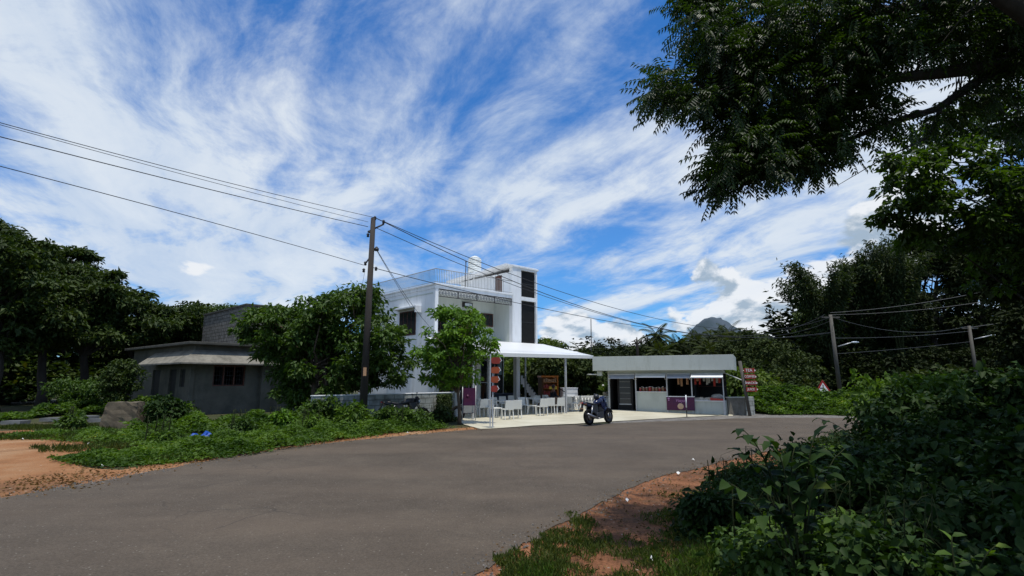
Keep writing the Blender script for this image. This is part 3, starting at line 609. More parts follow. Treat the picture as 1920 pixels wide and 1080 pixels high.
# ------------------------------------------------------------------ kiosk
KR = -24; KSX = .872; KO = (KX, KY, 0)
def kiosk():
    k = thing('snack_kiosk', 'long low grey snack kiosk with a flat panelled roof and open counters', 'kiosk', KO, KR); k.scale = (KSX, 1, 1)
    g, w = M['grey_panel'], M['kiosk_wall']
    m = MB(); m.box(-7.45, .58, -.55, -.49, 2.19, 2.93); m.build('roof_fascia', g, k, .008)
    m = MB(); m.box(-7.45, -7.39, -.49, 3.4, 2.19, 2.93); m.build('side_fascia', g, k); m = MB(); m.box(.52, .58, -.49, 3.4, 2.19, 2.93); m.build('side_fascia', g, k)
    m = MB(); m.box(-7.39, .52, -.49, 3.4, 2.32, 2.42); m.build('roof_deck', M['kiosk_wall'], k)
    m = MB(); m.box(-6.72, -6.6, .12, 3.1, 0, 2.3); m.build('end_wall', w, k); m = MB(); m.box(-.06, .06, .12, 3.1, 0, .70); m.build('end_wall', w, k)
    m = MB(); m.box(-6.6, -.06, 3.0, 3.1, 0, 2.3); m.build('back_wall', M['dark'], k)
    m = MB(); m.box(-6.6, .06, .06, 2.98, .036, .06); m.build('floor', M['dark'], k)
    m = MB(); m.box(-5.02, -4.94, .12, 3.0, .07, 2.3); m.box(-3.2, -3.12, .12, 3.0, .07, 2.3); m.box(-1.82, -1.74, 1.2, 3.0, .07, 2.3); m.box(-6.6, -6.56, .14, 2.98, .07, 2.02); m.box(-6.55, -.08, .14, 2.98, 2.2, 2.28); m.build('partition_and_shade_lining', M['dark'], k)  # partitions plus dark lining sheets that put shade on the inner walls
    m = MB(); m.box(-6.6, .06, -.02, .10, 2.02, 2.3); m.build('head_panel', w, k)
    m = MB(); m.box(-4.96, -3.2, 0, .12, 0, 1.08); m.build('front_wall', w, k, .006); m = MB(); m.box(-3.12, -1.8, 0, .12, 0, .80); m.build('front_wall', w, k, .006); m = MB(); m.box(-1.72, -.04, 0, .12, 0, .66); m.build('front_wall', M['grey_panel'], k, .006)
    m = MB(); m.box(-4.98, -3.16, -.06, .5, 1.082, 1.115); m.build('counter', M['whitem'], k, .004); m = MB(); m.box(-1.74, .0, -.06, .6, .662, .70); m.build('counter', M['whitem'], k, .004)
    for x in (-6.6, -4.98, -3.16, -1.77):
        m = MB(); m.box(x - .03, x + .03, -.07, -.01, 0, 2.02); m.build('post', M['steel'], k)
    m = MB(); m.box(-.13, -.01, -.08, -.015, 0, .68); m.box(-.10, -.04, -.08, -.02, .68, 2.02); m.build('post', M['steel'], k)
    # shelves and fridge
    fr = MB(); fr.box(-6.25, -5.3, .55, 1.3, .06, 2.0); fr = fr.build('fridge', M['dark'], k)
    d = MB(); d.box(-6.12, -5.43, .525, .548, .45, 1.85); d.build('fridge_door', mat('fridge_glass', (.04, .044, .048), .15, spec=.6), fr)
    for z in (.7, 1.0, 1.3, 1.6): s = MB(); s.box(-6.10, -5.45, .505, .522, z, z + .02); s.build('shelf', M['lattice'], fr)
    s = MB(); s.box(-6.15, -5.4, .50, .52, .40, .45); s.build('bottom_trim', M['steel'], fr)
    for z in (1.35, 1.7): s = MB(); s.box(-1.7, -.1, 2.2, 2.8, z, z + .03); s.build('wall_shelf', M['wood'], k)
    # awnings
    def aw(x0, x1, mt, out, z1, z0, name='awning'):
        m = MB(); m.prism([(x0, -.10, z1), (x1, -.10, z1), (x1 + out * .05, -out, z0), (x0 + out * .05, -out, z0)], (0, 0, .02)); m.box(x0, x1, -out - .01, -out + .008, z0 - .03, z0) ; a = m.build(name, mt, k)
        r = MB(); r.tube([(x0, -.09, z1 + .03), (x1, -.09, z1 + .03)], .035, 8); r.build('roller', M['whitem'], a)
        for x in (x0 + .03, x1 - .03): br = MB(); br.tube([(x, -.09, z1 - .25), (x, -out, z0)], .012, 5); br.build('arm', M['whitem'], a)
    aw(-6.55, -5.02, M['awnb'], .28, 1.97, 1.80); aw(-4.95, -3.2, M['awn'], .36, 1.98, 1.86); aw(-3.12, -1.82, M['awnb'], .40, 1.98, 1.82); aw(-1.75, -.05, M['awn'], .8, 1.99, 1.84)
    # open flap on the right end
    f = MB(); f.prism([(.08, .0, 2.02), (.08, .9, 2.02), (1.35, .9, 1.52), (1.35, 0, 1.52)], (0, 0, .03)); f.build('side_flap', M['awn'], k)
    # light box at left end
    l = MB(); l.box(-7.25, -6.95, -.35, -.2, 1.93, 2.17); l.build('light_box', M['kiosk_wall'], k); l = MB(); l.tube([(-7.1, -.28, 2.0), (-7.9, -.28, 2.0)], .03, 6); l.build('lamp_arm', M['whitem'], k)
    return k
kiosk()
KM = Matrix.Translation(Vector(KO)) @ Matrix.Rotation(math.radians(KR), 4, 'Z') @ Matrix.Diagonal((KSX, 1, 1, 1))
def kp(x, y, z=0.0): return KM @ Vector((x, y, z))
def banner():
    b = thing('banner', 'purple printed banner hung across the kiosk front', 'banner', kp(-2.43, -.05, .2), KR)
    m = MB(); m.box(-.68, .68, -.045, -.03, .0, .66); m.build('banner_sheet', M['purple'], b); m = MB(); m.box(-.70, .70, -.06, -.02, .662, .70); m.build('top_rail', M['whitem'], b)
    text_mesh('lettering', 'Vaaya', .20, M['pink'], b, (-.02, -.050, .48), shear=.3)
    m = MB(); m.lathe([(.02, 0), (.15, 0), (.15, .004), (.12, .006), (.02, .006)], (0, -.047, .2), 18, Matrix.Rotation(math.radians(90), 3, 'X')); m.lathe([(.005, 0), (.08, 0), (.07, .006)], (0, -.054, .2), 12, Matrix.Rotation(math.radians(90), 3, 'X')); m.build('round_emblem', M['cream'], b)
    m = MB(); m.lathe([(.005, 0), (.05, 0), (.05, .004)], (-.57, -.047, .58), 12, Matrix.Rotation(math.radians(90), 3, 'X')); m.box(-.60, -.54, -.05, -.046, .47, .51); m.build('corner_emblem', M['pink'], b)
banner()
def merchandise():
    rng = random.Random(4)
    # jars on the left counter
    for i in range(16):
        x = -4.75 + (i % 8) * .19 + (0 if i < 8 else .09); y = .12 if i < 8 else .34; r = rng.uniform(.05, .075); h = rng.uniform(.14, .22)
        j = thing('jar', 'lidded sweet jar lined up on the higher kiosk counter', 'jar', kp(x, y, 1.116), KR, 'jars on the kiosk counter')
        m = MB(); m.lathe([(r * .9, 0), (r, .01), (r, h), (r * .7, h + .02)], n=10); m.build('jar_glass', M['jarglass'] if i % 3 else M['pack_r'], j); m = MB(); m.lathe([(r * .75, h + .021), (r * .75, h + .05)], n=10); m.build('lid', M['jarlid'], j)
    # snack strips hanging under the awnings
    for i, (x, mt) in enumerate(((-2.55, 'pack_y'), (-2.38, 'pack_y'), (-2.05, 'pack_y'), (-1.6, 'pack_r'), (-1.48, 'pack_y'), (-1.36, 'pack_r'), (-1.12, 'pack_g'), (-.95, 'pack_g'), (-.84, 'pack_g'), (-.66, 'pack_g'), (-.55, 'pack_r'), (-.42, 'pack_g'), (-.28, 'pack_r'))):
        n = rng.randint(4, 7); m = MB(); a0 = rng.uniform(-.1, .1)
        for q in range(n):
            z = -q * .085; M2 = Matrix.Rotation(a0 + rng.uniform(-.3, .3), 3, 'Z'); w = .055
            m.add([M2 @ Vector(p) for p in ((-w, -.006, z), (w, -.006, z), (w, .006, z - .08), (-w, .006, z - .08), (0, -.03, z - .04), (0, .03, z - .04))], [(0, 1, 4), (1, 2, 4), (2, 3, 4), (3, 0, 4), (1, 0, 5), (2, 1, 5), (3, 2, 5), (0, 3, 5)])
        lab = {'pack_y': 'tan snack packet strip hanging inside the kiosk opening', 'pack_r': 'red snack packet strip hanging inside the right kiosk bay', 'pack_g': 'pale grey snack packet strip hanging inside the right kiosk bay'}[mt]
        tag(m.build('packet_strip', M[mt], loc=kp(x, .30 + rng.uniform(0, .2), 1.98)), lab, 'snack packets', 'packet strips hanging in the kiosk')
    # counter goods
    for i in range(6):
        m = MB(); m.box(-.09, .09, -.12, .12, 0, .08 + .02 * (i % 3)); m.box(-.07, .07, -.1, .1, .1 + .02 * (i % 3), .12 + .02 * (i % 3))
        tag(m.build('snack_box', M['pack_g' if i % 2 else 'jarlid'], loc=kp(-1.58 + i * .15, .15, .702), rot=KR), 'low pale snack box in the row on the lower kiosk counter', 'box', 'boxes on the lower kiosk counter')
    m = MB(); m.prism([(-.70, -.02, .702), (-.05, -.02, .702), (-.05, -.02, .78), (-.70, -.02, .84)], (0, .3, 0)); o = m.build('red_tray', M['pack_r'], loc=KO, rot=KR); o.name = 'display_tray'; tag(o, 'red display tray at the right end of the lower kiosk counter', 'tray')
    m = MB(); rng2 = random.Random(3); m.ball((0, 0, .16), (.3, .2, .16), 12, 8, .12, rng2); tag(m.build('plastic_bundle', M['pack_g'], loc=kp(-.45, .42, .70)), 'crumpled pale plastic bundle behind the red tray', 'bundle')
merchandise()
def bollard():
    b = thing('pipe_barrier', 'thin white pipe with black foot standing before the purple banner', 'pipe', (*gp(1288, 783), .03), 0)
    q = at(1286, 742, b.location.y); m = MB(); m.tube([(0, 0, .42), (q.x - b.location.x, 0, q.z)], .028, 8); m.build('upper_tube', M['whitem'], b)
    m = MB(); m.tube([(0, 0, 0), (0, 0, .42)], .022, 8); m.build('lower_tube', M['black'], b)
bollard()
def pots():
    for i, (px, py, s, lab) in enumerate(((1213, 769, 1.0, 'bushy green pot plant by the kiosk wall, the larger of two'), (1244, 771, .8, 'bushy green pot plant by the kiosk wall beside the banner'), (1187, 767, .75, 'pale spindly pot plant at the dark kiosk door'))):
        x, y = gp(px, py); p = thing('pot_plant', lab, 'pot plant', (x, y, .035), 0, 'pot plants along the kiosk'); m = MB(); m.lathe([(.09 * s, 0), (.13 * s, .02), (.16 * s, .24 * s), (.175 * s, .25 * s), (.17 * s, .28 * s), (.14 * s, .27 * s)], n=14); m.build('pot', M['pot'], p)
        r = rs(40 + i); n = 420; d = unit(r.normal(size=(n, 3))); d[:, 2] = abs(d[:, 2]) * 1.2 + .15; C = np.array([0, 0, .27 * s]) + d * .10 * s + unit(d) * (r.random((n, 1)) * .26 * s)
        leaves('foliage', C, d + r.normal(size=(n, 3)) * .3, r.normal(size=(n, 3)) + np.array([0, 0, 1]), np.full(n, .14 * s), np.full(n, .035 * s), LM['weed'], p)
pots()
def right_wall():
    # low rendered wall on the right of the kiosk
    a = Vector((KX + .12, KY + .1, 0)); b = Vector((*gp(1412, 778), 0)); d = (b - a); ang = math.degrees(math.atan2(d.y, d.x)); L = d.length
    w = thing('low_wall', 'low grey rendered wall with whitewashed end at the right of the kiosk', 'wall', a, ang)
    m = MB(); m.box(0, L, -.08, .08, 0, .84); m.build('wall_panel', M['oldroof'], w, .01); m = MB(); m.box(-.02, L + .02, -.1, .1, .842, .89); m.build('coping', M['kiosk_wall'], w)
    m = MB(); m.box(L - .45, L + .02, -.13, -.085, 0, .86); m.build('end_pier', M['rubble'], w)
right_wall()
def easel():
    p0 = kp(-6.95, -.9); e = thing('easel', 'white notice board on a folding easel at the left end of the kiosk', 'easel', (p0.x, p0.y, .035), -20); q = gp(1150, 766); e.location = (q[0], q[1], .035)
    m = MB(); M2 = Matrix.Translation((0, 0, .8)) @ Matrix.Rotation(math.radians(-8), 4, 'X'); m.box(-.26, .26, -.02, 0, 0, .56, M2); m.build('board', M['paper'], e)
    m = MB()
    for a, b in (((-.22, -.1, 0), (-.05, .0, 1.3)), ((.42, -.1, 0), (.05, 0, 1.3)), ((0, .5, 0), (0, 0.03, 1.3))): m.tube([a, b], .016, 6)
    m.tube([(-.2, -.07, .78), (.2, -.07, .78)], .015, 6); m.build('easel_leg', M['whitem'], e)
easel()

# ------------------------------------------------------------------ forecourt furniture
def make_chair():
    c = thing('moulded_chair', 'x', 'chair', (0, 0, 0), 0, 'chairs under the canopy'); p = M['plastic']
    m = MB(); m.box(-.21, .21, -.2, .22, .40, .44); m.build('seat', p, c, .012)
    m = MB(); pts = []
    for i in range(7):
        t = i / 6; z = .40 + .40 * t; y = -.20 - .07 * t; w = .21 - .02 * t
        pts.append((w, y, z))
    vs = []; fs = []
    for (w, y, z) in pts: vs += [(-w, y, z), (w, y, z), (w, y - .025, z), (-w, y - .025, z)]
    for i in range(6):
        for j in range(4): fs.append((i * 4 + j, i * 4 + (j + 1) % 4, i * 4 + 4 + (j + 1) % 4, i * 4 + 4 + j))
    fs += [(0, 1, 2, 3), (24, 27, 26, 25)]; m.add(vs, fs); m.build('backrest', p, c, .006)
    for sx in (-1, 1):
        for y, r in ((-.18, -.04), (.19, .02)):
            m = MB(); m.prism([(sx * .19 - .018, y - .018, .40), (sx * .19 + .018, y - .018, .40), (sx * .19 + .018, y + .018, .40), (sx * .19 - .018, y + .018, .40)], (sx * .01, r, -.40)); m.build('leg', p, c)
    return c
def make_table():
    t = thing('cafe_table', 'x', 'table', (0, 0, 0), 0, 'tables under the canopy'); m = MB(); m.box(-.38, .38, -.38, .38, .69, .72); m.build('tabletop', M['tabletop'], t, .008)
    for sx in (-1, 1):
        for sy in (-1, 1): m = MB(); m.box(sx * .33 - .02, sx * .33 + .02, sy * .33 - .02, sy * .33 + .02, 0, .69); m.build('leg', M['steel'], t)
    return t
C0 = make_chair(); T0 = make_table(); used = []
def put(src, px, py, rot, label, z=.035):
    o = src if src not in used else copy_tree(src); used.append(src); x, y = gp(px, py, z); o.location = (x, y, z); o.rotation_euler = (0, 0, math.radians(rot)); o['label'] = label; return o
# rot: 0 = chair faces away from the camera (+Y)
for a in ((951, 786, 25, 'white chair seen from behind at the table nearest the arrow post'), (967, 784, 20, 'white chair right beside the chair nearest the road'),
          (903, 781, 30, 'white chair left of the arrow post, beside the dark board'), (919, 781, -150, 'white chair directly behind the arrow post'), (930, 783, -60, 'white chair just right of the arrow post, turned sideways'),
          (981, 775, 200, 'white chair before the shop column, facing the road'), (998, 777, -100, 'white chair sideways at the middle table left of two paired chairs'),
          (1016, 779, 22, 'white chair seen from behind, left of the middle pair'), (1030, 776.5, 18, 'white chair seen from behind, right of the middle pair'),
          (1056, 771, 20, 'white chair just right of the slim canopy post'), (1068, 771, -20, 'white chair nearest the white counter box'), (1079, 770, 70, 'white chair at the foot of the low balustrade wall'),
          (889, 778, 80, 'white chair half hidden by the dark board under the tree'), (945, 772, 200, 'white chair in the second row behind the first table'), (962, 769, 205, 'white chair in the second row before the blue covered bench'),
          (1010, 769, 195, 'white chair behind the middle chair pair, facing the road'), (1026, 767, 200, 'white chair behind the right one of the middle pair'), (1049, 776, 15, 'white chair in front of the slim canopy post'), (926, 775, 190, 'white chair in the second row behind the arrow post')):
    put(C0, *a)
dk = put(C0, 1043, 773, 10, 'brown chair among the white ones behind the canopy post'); 
for ch in dk.children:
    ch.data = ch.data.copy(); ch.data.materials[0] = M['plasticdk']
for a in ((939, 780, 20, 'square table nearest the arrow post'), (985, 771, 20, 'square table at the shop front behind the front chairs'), (1006, 774, 20, 'square table left of the middle chair pair'), (1040, 769, 20, 'square table before the seated person in black'), (913, 777, 30, 'square table behind the arrow post in the shade'), (1070, 766, 20, 'square table before the white counter box')):
    put(T0, *a)
def covered_bench():
    x, y = gp(957, 763, .035); b = thing('covered_bench', 'low bench with dark blue cover before the shop front', 'bench', (x, y, .035), BR)
    m = MB(); m.box(-1.1, 1.1, -.25, .25, .40, .46); m.build('bench_top', M['navy'], b, .01); m = MB(); m.box(-1.1, 1.1, .2, .26, .46, .85); m.build('bench_back', M['navy'], b, .01)
    for x in (-1, 1): m = MB(); m.box(x - .04, x + .04, -.2, .2, 0, .40); m.build('leg', M['darkmetal'], b)
covered_bench()
def cabinet():
    Y = 33.0; x = at(1027, 740, Y).x; c = thing('display_cabinet', 'orange snack display cabinet with red packets behind the chairs', 'cabinet', (x, Y, .035), 12)
    m = MB(); m.box(-.50, -.40, -.5, .4, 0, 1.82); m.build('side_panel', M['brownside'], c); m = MB(); m.box(.46, .52, -.5, .4, 0, 1.82); m.build('side_panel', M['orange'], c)
    m = MB(); m.box(-.52, .54, -.52, .42, 1.82, 1.92); m.build('top_panel', M['orange'], c); m = MB(); m.box(-.40, .46, .3, .4, 0, 1.82); m.build('back_panel', M['orange'], c)
    for z in (.35, .75, 1.15, 1.5): m = MB(); m.box(-.40, .46, -.45, .3, z, z + .03); m.build('shelf', M['orange'], c)
    m = MB(); m.box(-.05, .42, -.53, -.505, 1.12, 1.30); m.build('price_panel', M['yellow'], c)
    rng = random.Random(8)
    for z in (.38, .78, 1.18, 1.53):
        m = MB()
        for i in range(6): xx = -.36 + i * .135; m.box(xx, xx + .10, -.42, -.3, z + .002, z + .002 + rng.uniform(.16, .26))
        m.build('packet_row', M['pack_r' if z != 1.53 else 'pack_y'], c)
cabinet()
def counterbox():
    Y = 33.2; x = at(1067, 740, Y).x; c = thing('counter_box', 'plain white panelled counter box behind the black handrail', 'counter', (x, Y, .035), 8)
    m = MB(); m.box(-.46, .46, -.3, .35, .02, 1.16); m.build('body', M['paper'], c, .01); m = MB(); m.box(-.48, .48, -.32, .37, 1.162, 1.20); m.build('top', M['paper'], c, .004); m = MB(); m.box(-.44, .44, -.315, -.302, .9, .905); m.box(-.44, .44, -.315, -.302, .5, .505); m.build('joint_line', M['steel'], c)
counterbox()
def handrail():
    Y = 31.2; a = at(1049, 728, Y); b = at(1062, 737, Y); h = thing('handrail', 'short black metal handrail sloping down beside the canopy post', 'handrail', (a.x, Y, 0), 0); L = b.x - a.x
    m = MB(); m.tube([(0, 0, a.z), (L, 0, b.z)], .028, 8); m.build('rail', M['black'], h)
    for t in (0, 1): m = MB(); m.tube([(L * t, 0, .03), (L * t, 0, a.z + (b.z - a.z) * t)], .025, 8); m.build('post', M['black'], h)
    m = MB()
    for t in (.2, .4, .6, .8): m.tube([(L * t, 0, .45), (L * t, 0, a.z + (b.z - a.z) * t)], .010, 6)
    m.tube([(0, 0, .45), (L, 0, .45)], .012, 6); m.build('baluster', M['black'], h)
handrail()
def balustrade():
    a = Vector((*gp(1077, 768), 0)); b = Vector((*gp(1140, 767), 0)); d = b - a; ang = math.degrees(math.atan2(d.y, d.x)); L = d.length
    w = thing('balustrade_wall', 'low white balustrade wall behind the motorcycle', 'wall', a, ang)
    m = MB(); m.box(0, L, -.07, .07, .66, .78); m.build('coping', M['white'], w, .01); m = MB(); m.box(0, L, -.06, .06, .035, .16); m.box(0, L, -.02, .02, .16, .66); m.build('wall_panel', M['white'], w)
    for i in range(11): x = L * (i + .5) / 11; m = MB(); m.lathe([(.05, .16), (.04, .22), (.065, .38), (.035, .52), (.05, .66)], (x, -.05, 0), 8); m.build('baluster', M['white'], w)
    m = MB(); m.box(L - .32, L + .1, -.2, .2, .034, .62); m.build('end_pier', M['white'], w, .01)
    q = w.location + Vector((d.x, d.y, 0)) * ((L - .1) / L); p = thing('planter', 'planter with leafy plant and a white flower on the balustrade pier', 'planter', (q.x, q.y, .80), 0)
    m = MB(); m.lathe([(.12, -.02), (.17, .0), (.2, .2), (.16, .2)], n=12); m.build('pot', M['pot'], p)
    r = rs(60); n = 260; dd = unit(r.normal(size=(n, 3))); dd[:, 2] = abs(dd[:, 2]) + .3; leaves('foliage', np.array([0, 0, .2]) + dd * r.random((n, 1)) * .35, dd + r.normal(size=(n, 3)) * .3, r.normal(size=(n, 3)) + np.array([0, 0, 1]), np.full(n, .20), np.full(n, .07), LM['bushlt'], p)
    m = MB(); m.ball((-.18, -.1, .58), (.07, .07, .05), 8, 5); m.build('flower', M['signwhite'], p)
balustrade()
# ---- seated person
def skin_mesh(name, verts, edges, radii, mt, parent, sub=1):
    me = bpy.data.meshes.new(name); me.from_pydata(verts, edges, []); o = bpy.data.objects.new(name, me); COL.objects.link(o)
    bm = bmesh.new(); bm.from_mesh(me); lay = bm.verts.layers.skin.verify(); bm.verts.ensure_lookup_table()
    for v, r_ in zip(bm.verts, radii): v[lay].radius = (r_, r_)
    bm.verts[0][lay].use_root = True; bm.to_mesh(me); bm.free()
    s = o.modifiers.new('skin', 'SKIN'); s.use_smooth_shade = True; u = o.modifiers.new('sub', 'SUBSURF'); u.levels = sub; u.render_levels = sub
    dg = bpy.context.evaluated_depsgraph_get(); m2 = bpy.data.meshes.new_from_object(o.evaluated_get(dg)); m2.materials.clear(); m2.materials.append(mt)
    o.modifiers.clear(); o.data = m2; o.parent = parent; return o
def person():
    Y = 30.6; x = at(1036, 740, Y).x; p = thing('person', 'person in black clothes seated at a table beside the orange cabinet', 'person', (x, Y, .035), -65)
    # facing local +Y, seat height .44
    V = [(0, 0, .54), (0, .0, .70), (0, .02, .90), (0, .04, 1.02), (0, .05, 1.12), (0, .07, 1.20), (0, .085, 1.29)]; E = [(i, i + 1) for i in range(6)]; R = [.15, .135, .15, .12, .055, .075, .085]
    for s in (-1, 1):
        b = len(V); V += [(s * .17, .04, 1.0), (s * .23, .10, .80), (s * .17, .30, .76), (s * .13, .38, .755)]; E += [(3, b), (b, b + 1), (b + 1, b + 2), (b + 2, b + 3)]; R += [.06, .045, .034, .028]
        h = b + 3
        for k, (dx, ln, r_) in enumerate(((-.030, .07, .009), (-.011, .085, .009), (.010, .08, .009), (.029, .065, .008))):
            c = len(V); V += [(s * .13 + dx, .42, .757), (s * .13 + dx, .42 + ln * .5, .752), (s * .13 + dx, .42 + ln, .738)]; E += [(h, c), (c, c + 1), (c + 1, c + 2)]; R += [r_ * 1.2, r_, r_ * .8]
        c = len(V); V += [(s * (.13 - .04), .405, .75), (s * (.13 - .055), .44, .742)]; E += [(h, c), (c, c + 1)]; R += [.010, .008]
        b = len(V); V += [(s * .10, .06, .50), (s * .12, .44, .50), (s * .12, .46, .10), (s * .12, .58, .04)]; E += [(0, b), (b, b + 1), (b + 1, b + 2), (b + 2, b + 3)]; R += [.095, .07, .045, .035]
    body = skin_mesh('body', V, E, R, M['skin'], p)
    V = [(0, 0, .52), (0, 0, .70), (0, .02, .90), (0, .04, 1.03)]; E = [(0, 1), (1, 2), (2, 3)]; R = [.175, .155, .17, .13]
    for s in (-1, 1): b = len(V); V += [(s * .17, .04, 1.0), (s * .23, .10, .80), (s * .18, .27, .765)]; E += [(3, b), (b, b + 1), (b + 1, b + 2)]; R += [.075, .062, .05]
    skin_mesh('shirt', V, E, R, M['cloth'], p)
    V = [(0, 0, .50)]; E = []; R = [.17]
    for s in (-1, 1): b = len(V); V += [(s * .10, .06, .49), (s * .12, .44, .49), (s * .12, .46, .14)]; E += [(0, b), (b, b + 1), (b + 1, b + 2)]; R += [.115, .088, .065]
    skin_mesh('trousers', V, E, R, M['cloth'], p)
    m = MB(); m.ball((0, .055, 1.315), (.095, .105, .10), 12, 8); m.build('hair', M['hair'], p)
    m = MB()
    for s in (-1, 1): m.ball((s * .033, .172, 1.30), (.012, .008, .008), 6, 4); m.ball((s * .088, .08, 1.28), (.012, .025, .032), 6, 4)
    m.ball((0, .185, 1.275), (.014, .02, .022), 6, 4); m.ball((0, .172, 1.235), (.028, .01, .008), 6, 4); m.build('face', M['skin'], p)
person()
CP = copy_tree(C0); cx = gp(1031, 767); CP.location = (at(1034, 740, 30.35).x - .1, 30.5, .035); CP.rotation_euler = (0, 0, math.radians(-65)); CP['label'] = 'white chair the person in black sits on'

# ------------------------------------------------------------------ motorcycle
def wheel(parent, name, x, r=.30, w=.055):
    Mx = Matrix.Rotation(math.radians(90), 3, 'X'); t = MB(); prof = []
    for i in range(9): a = 2 * math.pi * i / 8; prof.append((r - .05 + .05 * math.cos(a), w * math.sin(a)))
    n = 24; vs = []
    for rr, z in prof[:-1]:
        for j in range(n): th = 2 * math.pi * j / n; vs.append(Mx @ Vector((rr * math.cos(th), rr * math.sin(th), z)) + Vector((x, 0, r)))
    fs = [(i * n + j, i * n + (j + 1) % n, ((i + 1) % 8) * n + (j + 1) % n, ((i + 1) % 8) * n + j) for i in range(8) for j in range(n)]
    t.add(vs, fs, True); t = t.build(name, M['tyre'], parent)
    q = MB()
    for s in range(5): a = s * 2 * math.pi / 5; p = Vector((x, 0, r)); d = Vector((math.cos(a), 0, math.sin(a))); q.tube([p + d * .04, p + d * (r - .09)], [.022, .014], 6)
    q.lathe([(.04, -.05), (.05, 0), (.04, .05)], (x, 0, r), 12, Mx); q.lathe([(r - .10, -.02), (r - .085, -.03), (r - .085, .03), (r - .10, .02)], (x, 0, r), 24, Mx); q.build('rim', M['alu'], t)
    d = MB(); d.lathe([(.05, -.005), (.12, -.005), (.12, .005)], (x, -.075, r), 18, Mx); d.build('brake_disc', M['chrome'], t)
def make_moto(name, label, body):
    b = thing(name, label, 'motorcycle', (0, 0, 0), 0)
    wheel(b, 'rear_wheel', 0, .30, .06); wheel(b, 'front_wheel', 1.32, .30, .048)
    m = MB()
    for s in (-1, 1): m.tube([(1.32, s * .085, .30), (1.12, s * .085, .82), (1.06, s * .085, .98)], [.026, .022, .022], 8)
    m.build('front_fork', M['alu'], b)
    m = MB(); pts = [(1.32 + .33 * math.cos(a), 0, .30 + .33 * math.sin(a)) for a in [math.radians(q) for q in (20, 50, 80, 110, 140, 165)]]; vs = []
    for p in pts: vs += [(p[0], -.06, p[2] - .02), (p[0], 0, p[2] + .01), (p[0], .06, p[2] - .02)]
    m.add(vs, [(i * 3 + j, i * 3 + j + 1, i * 3 + 4 + j, i * 3 + 3 + j) for i in range(5) for j in range(2)], True); m.build('front_mudguard', body, b)
    m = MB(); m.tube([(.98, 0, .92), (.72, 0, .80), (.35, 0, .74), (-.12, 0, .80)], .03, 8); m.tube([(.98, 0, .88), (.86, 0, .45), (.55, 0, .26), (.30, 0, .30)], .03, 8); m.tube([(0, -.10, .30), (.32, -.10, .32)], .024, 8); m.tube([(0, .10, .30), (.32, .10, .32)], .024, 8); m.tube([(.3, 0, .3), (.30, 0, .72)], .028, 8); m.build('frame', M['blackp'], b)
    def loft(secs, name, mt, n=12):
        vs = []
        for x, z, w, h in secs:
            for j in range(n): th = 2 * math.pi * j / n; c, s = math.cos(th), math.sin(th); vs.append((x, w * (abs(c) ** .75) * (1 if c > 0 else -1), z + h * (abs(s) ** .75) * (1 if s > 0 else -1)))
        m = MB(); k = len(secs); m.add(vs, [(i * n + j, i * n + (j + 1) % n, (i + 1) * n + (j + 1) % n, (i + 1) * n + j) for i in range(k - 1) for j in range(n)] + [tuple(range(n))[::-1], tuple(range((k - 1) * n, k * n))], True)
        return m.build(name, mt, b)
    loft([(.46, .80, .06, .06), (.56, .83, .11, .10), (.74, .87, .15, .13), (.90, .88, .14, .12), (1.02, .86, .07, .07)], 'fuel_tank', body)
    for s in (-1, 1):
        m = MB(); m.prism([(.72, s * .15, .80), (1.06, s * .17, .84), (1.10, s * .16, .70), (.90, s * .15, .56), (.78, s * .14, .66)], (0, -s * .03, 0)); m.build('tank_shroud', body, b)
    loft([(-.22, .86, .05, .025), (-.10, .85, .09, .04), (.10, .81, .11, .045), (.34, .77, .12, .045), (.50, .78, .08, .04)], 'seat', M['blackp'])
    loft([(-.34, .86, .02, .02), (-.24, .83, .06, .05), (0, .76, .09, .07), (.28, .70, .10, .08), (.40, .68, .05, .05)], 'tail_cowl', body)
    for s in (-1, 1):
        m = MB(); m.prism([(.10, s * .11, .74), (.46, s * .12, .76), (.50, s * .12, .52), (.30, s * .11, .40), (.14, s * .10, .52)], (0, s * .03, 0)); m.build('side_cover', M['blackp'], b)
    m = MB(); m.prism([(-.06, .10, .26), (.42, .10, .26), (.42, .10, .37), (-.06, .10, .36)], (0, .03, 0)); m.build('chain_case', M['blackp'], b)
    m = MB(); m.prism([(.86, -.09, .42), (1.0, -.09, .60), (.98, -.09, .80), (.84, -.09, .72)], (0, .18, 0)); m.build('radiator_shroud', M['blackp'], b)
    m = MB(); m.box(-.40, -.385, -.085, .085, .56, .66); m.build('number_plate', M['pack_y'], b)
    m = MB()
    for s in (-1, 1): m.tube([(-.30, s * .06, .80), (-.31, s * .16, .79)], .008, 5); m.ball((-.31, s * .18, .79), (.02, .03, .018), 6, 5)
    m.build('indicator', M['woodlt'], b)
    m = MB(); m.tube([(1.0, -.2, 1.0), (1.12, -.14, .95), (1.1, -.08, .70), (.9, -.06, .6)], .007, 5); m.tube([(1.0, .2, 1.0), (1.14, .14, .92), (1.12, .08, .72), (1.25, .09, .42)], .007, 5); m.build('cables', M['blackp'], b)
    m = MB(); m.box(-.37, -.33, -.06, .06, .83, .88); m.build('tail_lamp', M['red'], b)
    m = MB(); m.prism([(-.30, -.05, .82), (-.42, -.05, .58), (-.40, -.05, .57), (-.27, -.05, .80)], (0, .1, 0)); m.box(-.44, -.425, -.09, .09, .52, .62); m.build('rear_mudguard', M['blackp'], b)
    m = MB(); m.tube([(-.32, .10, .90), (-.18, .12, .93), (0, .12, .90)], .012, 6); m.tube([(-.32, -.10, .90), (-.18, -.12, .93), (0, -.12, .90)], .012, 6); m.tube([(-.32, -.10, .90), (-.34, 0, .91), (-.32, .10, .90)], .012, 6); m.build('grab_rail', M['blackp'], b)
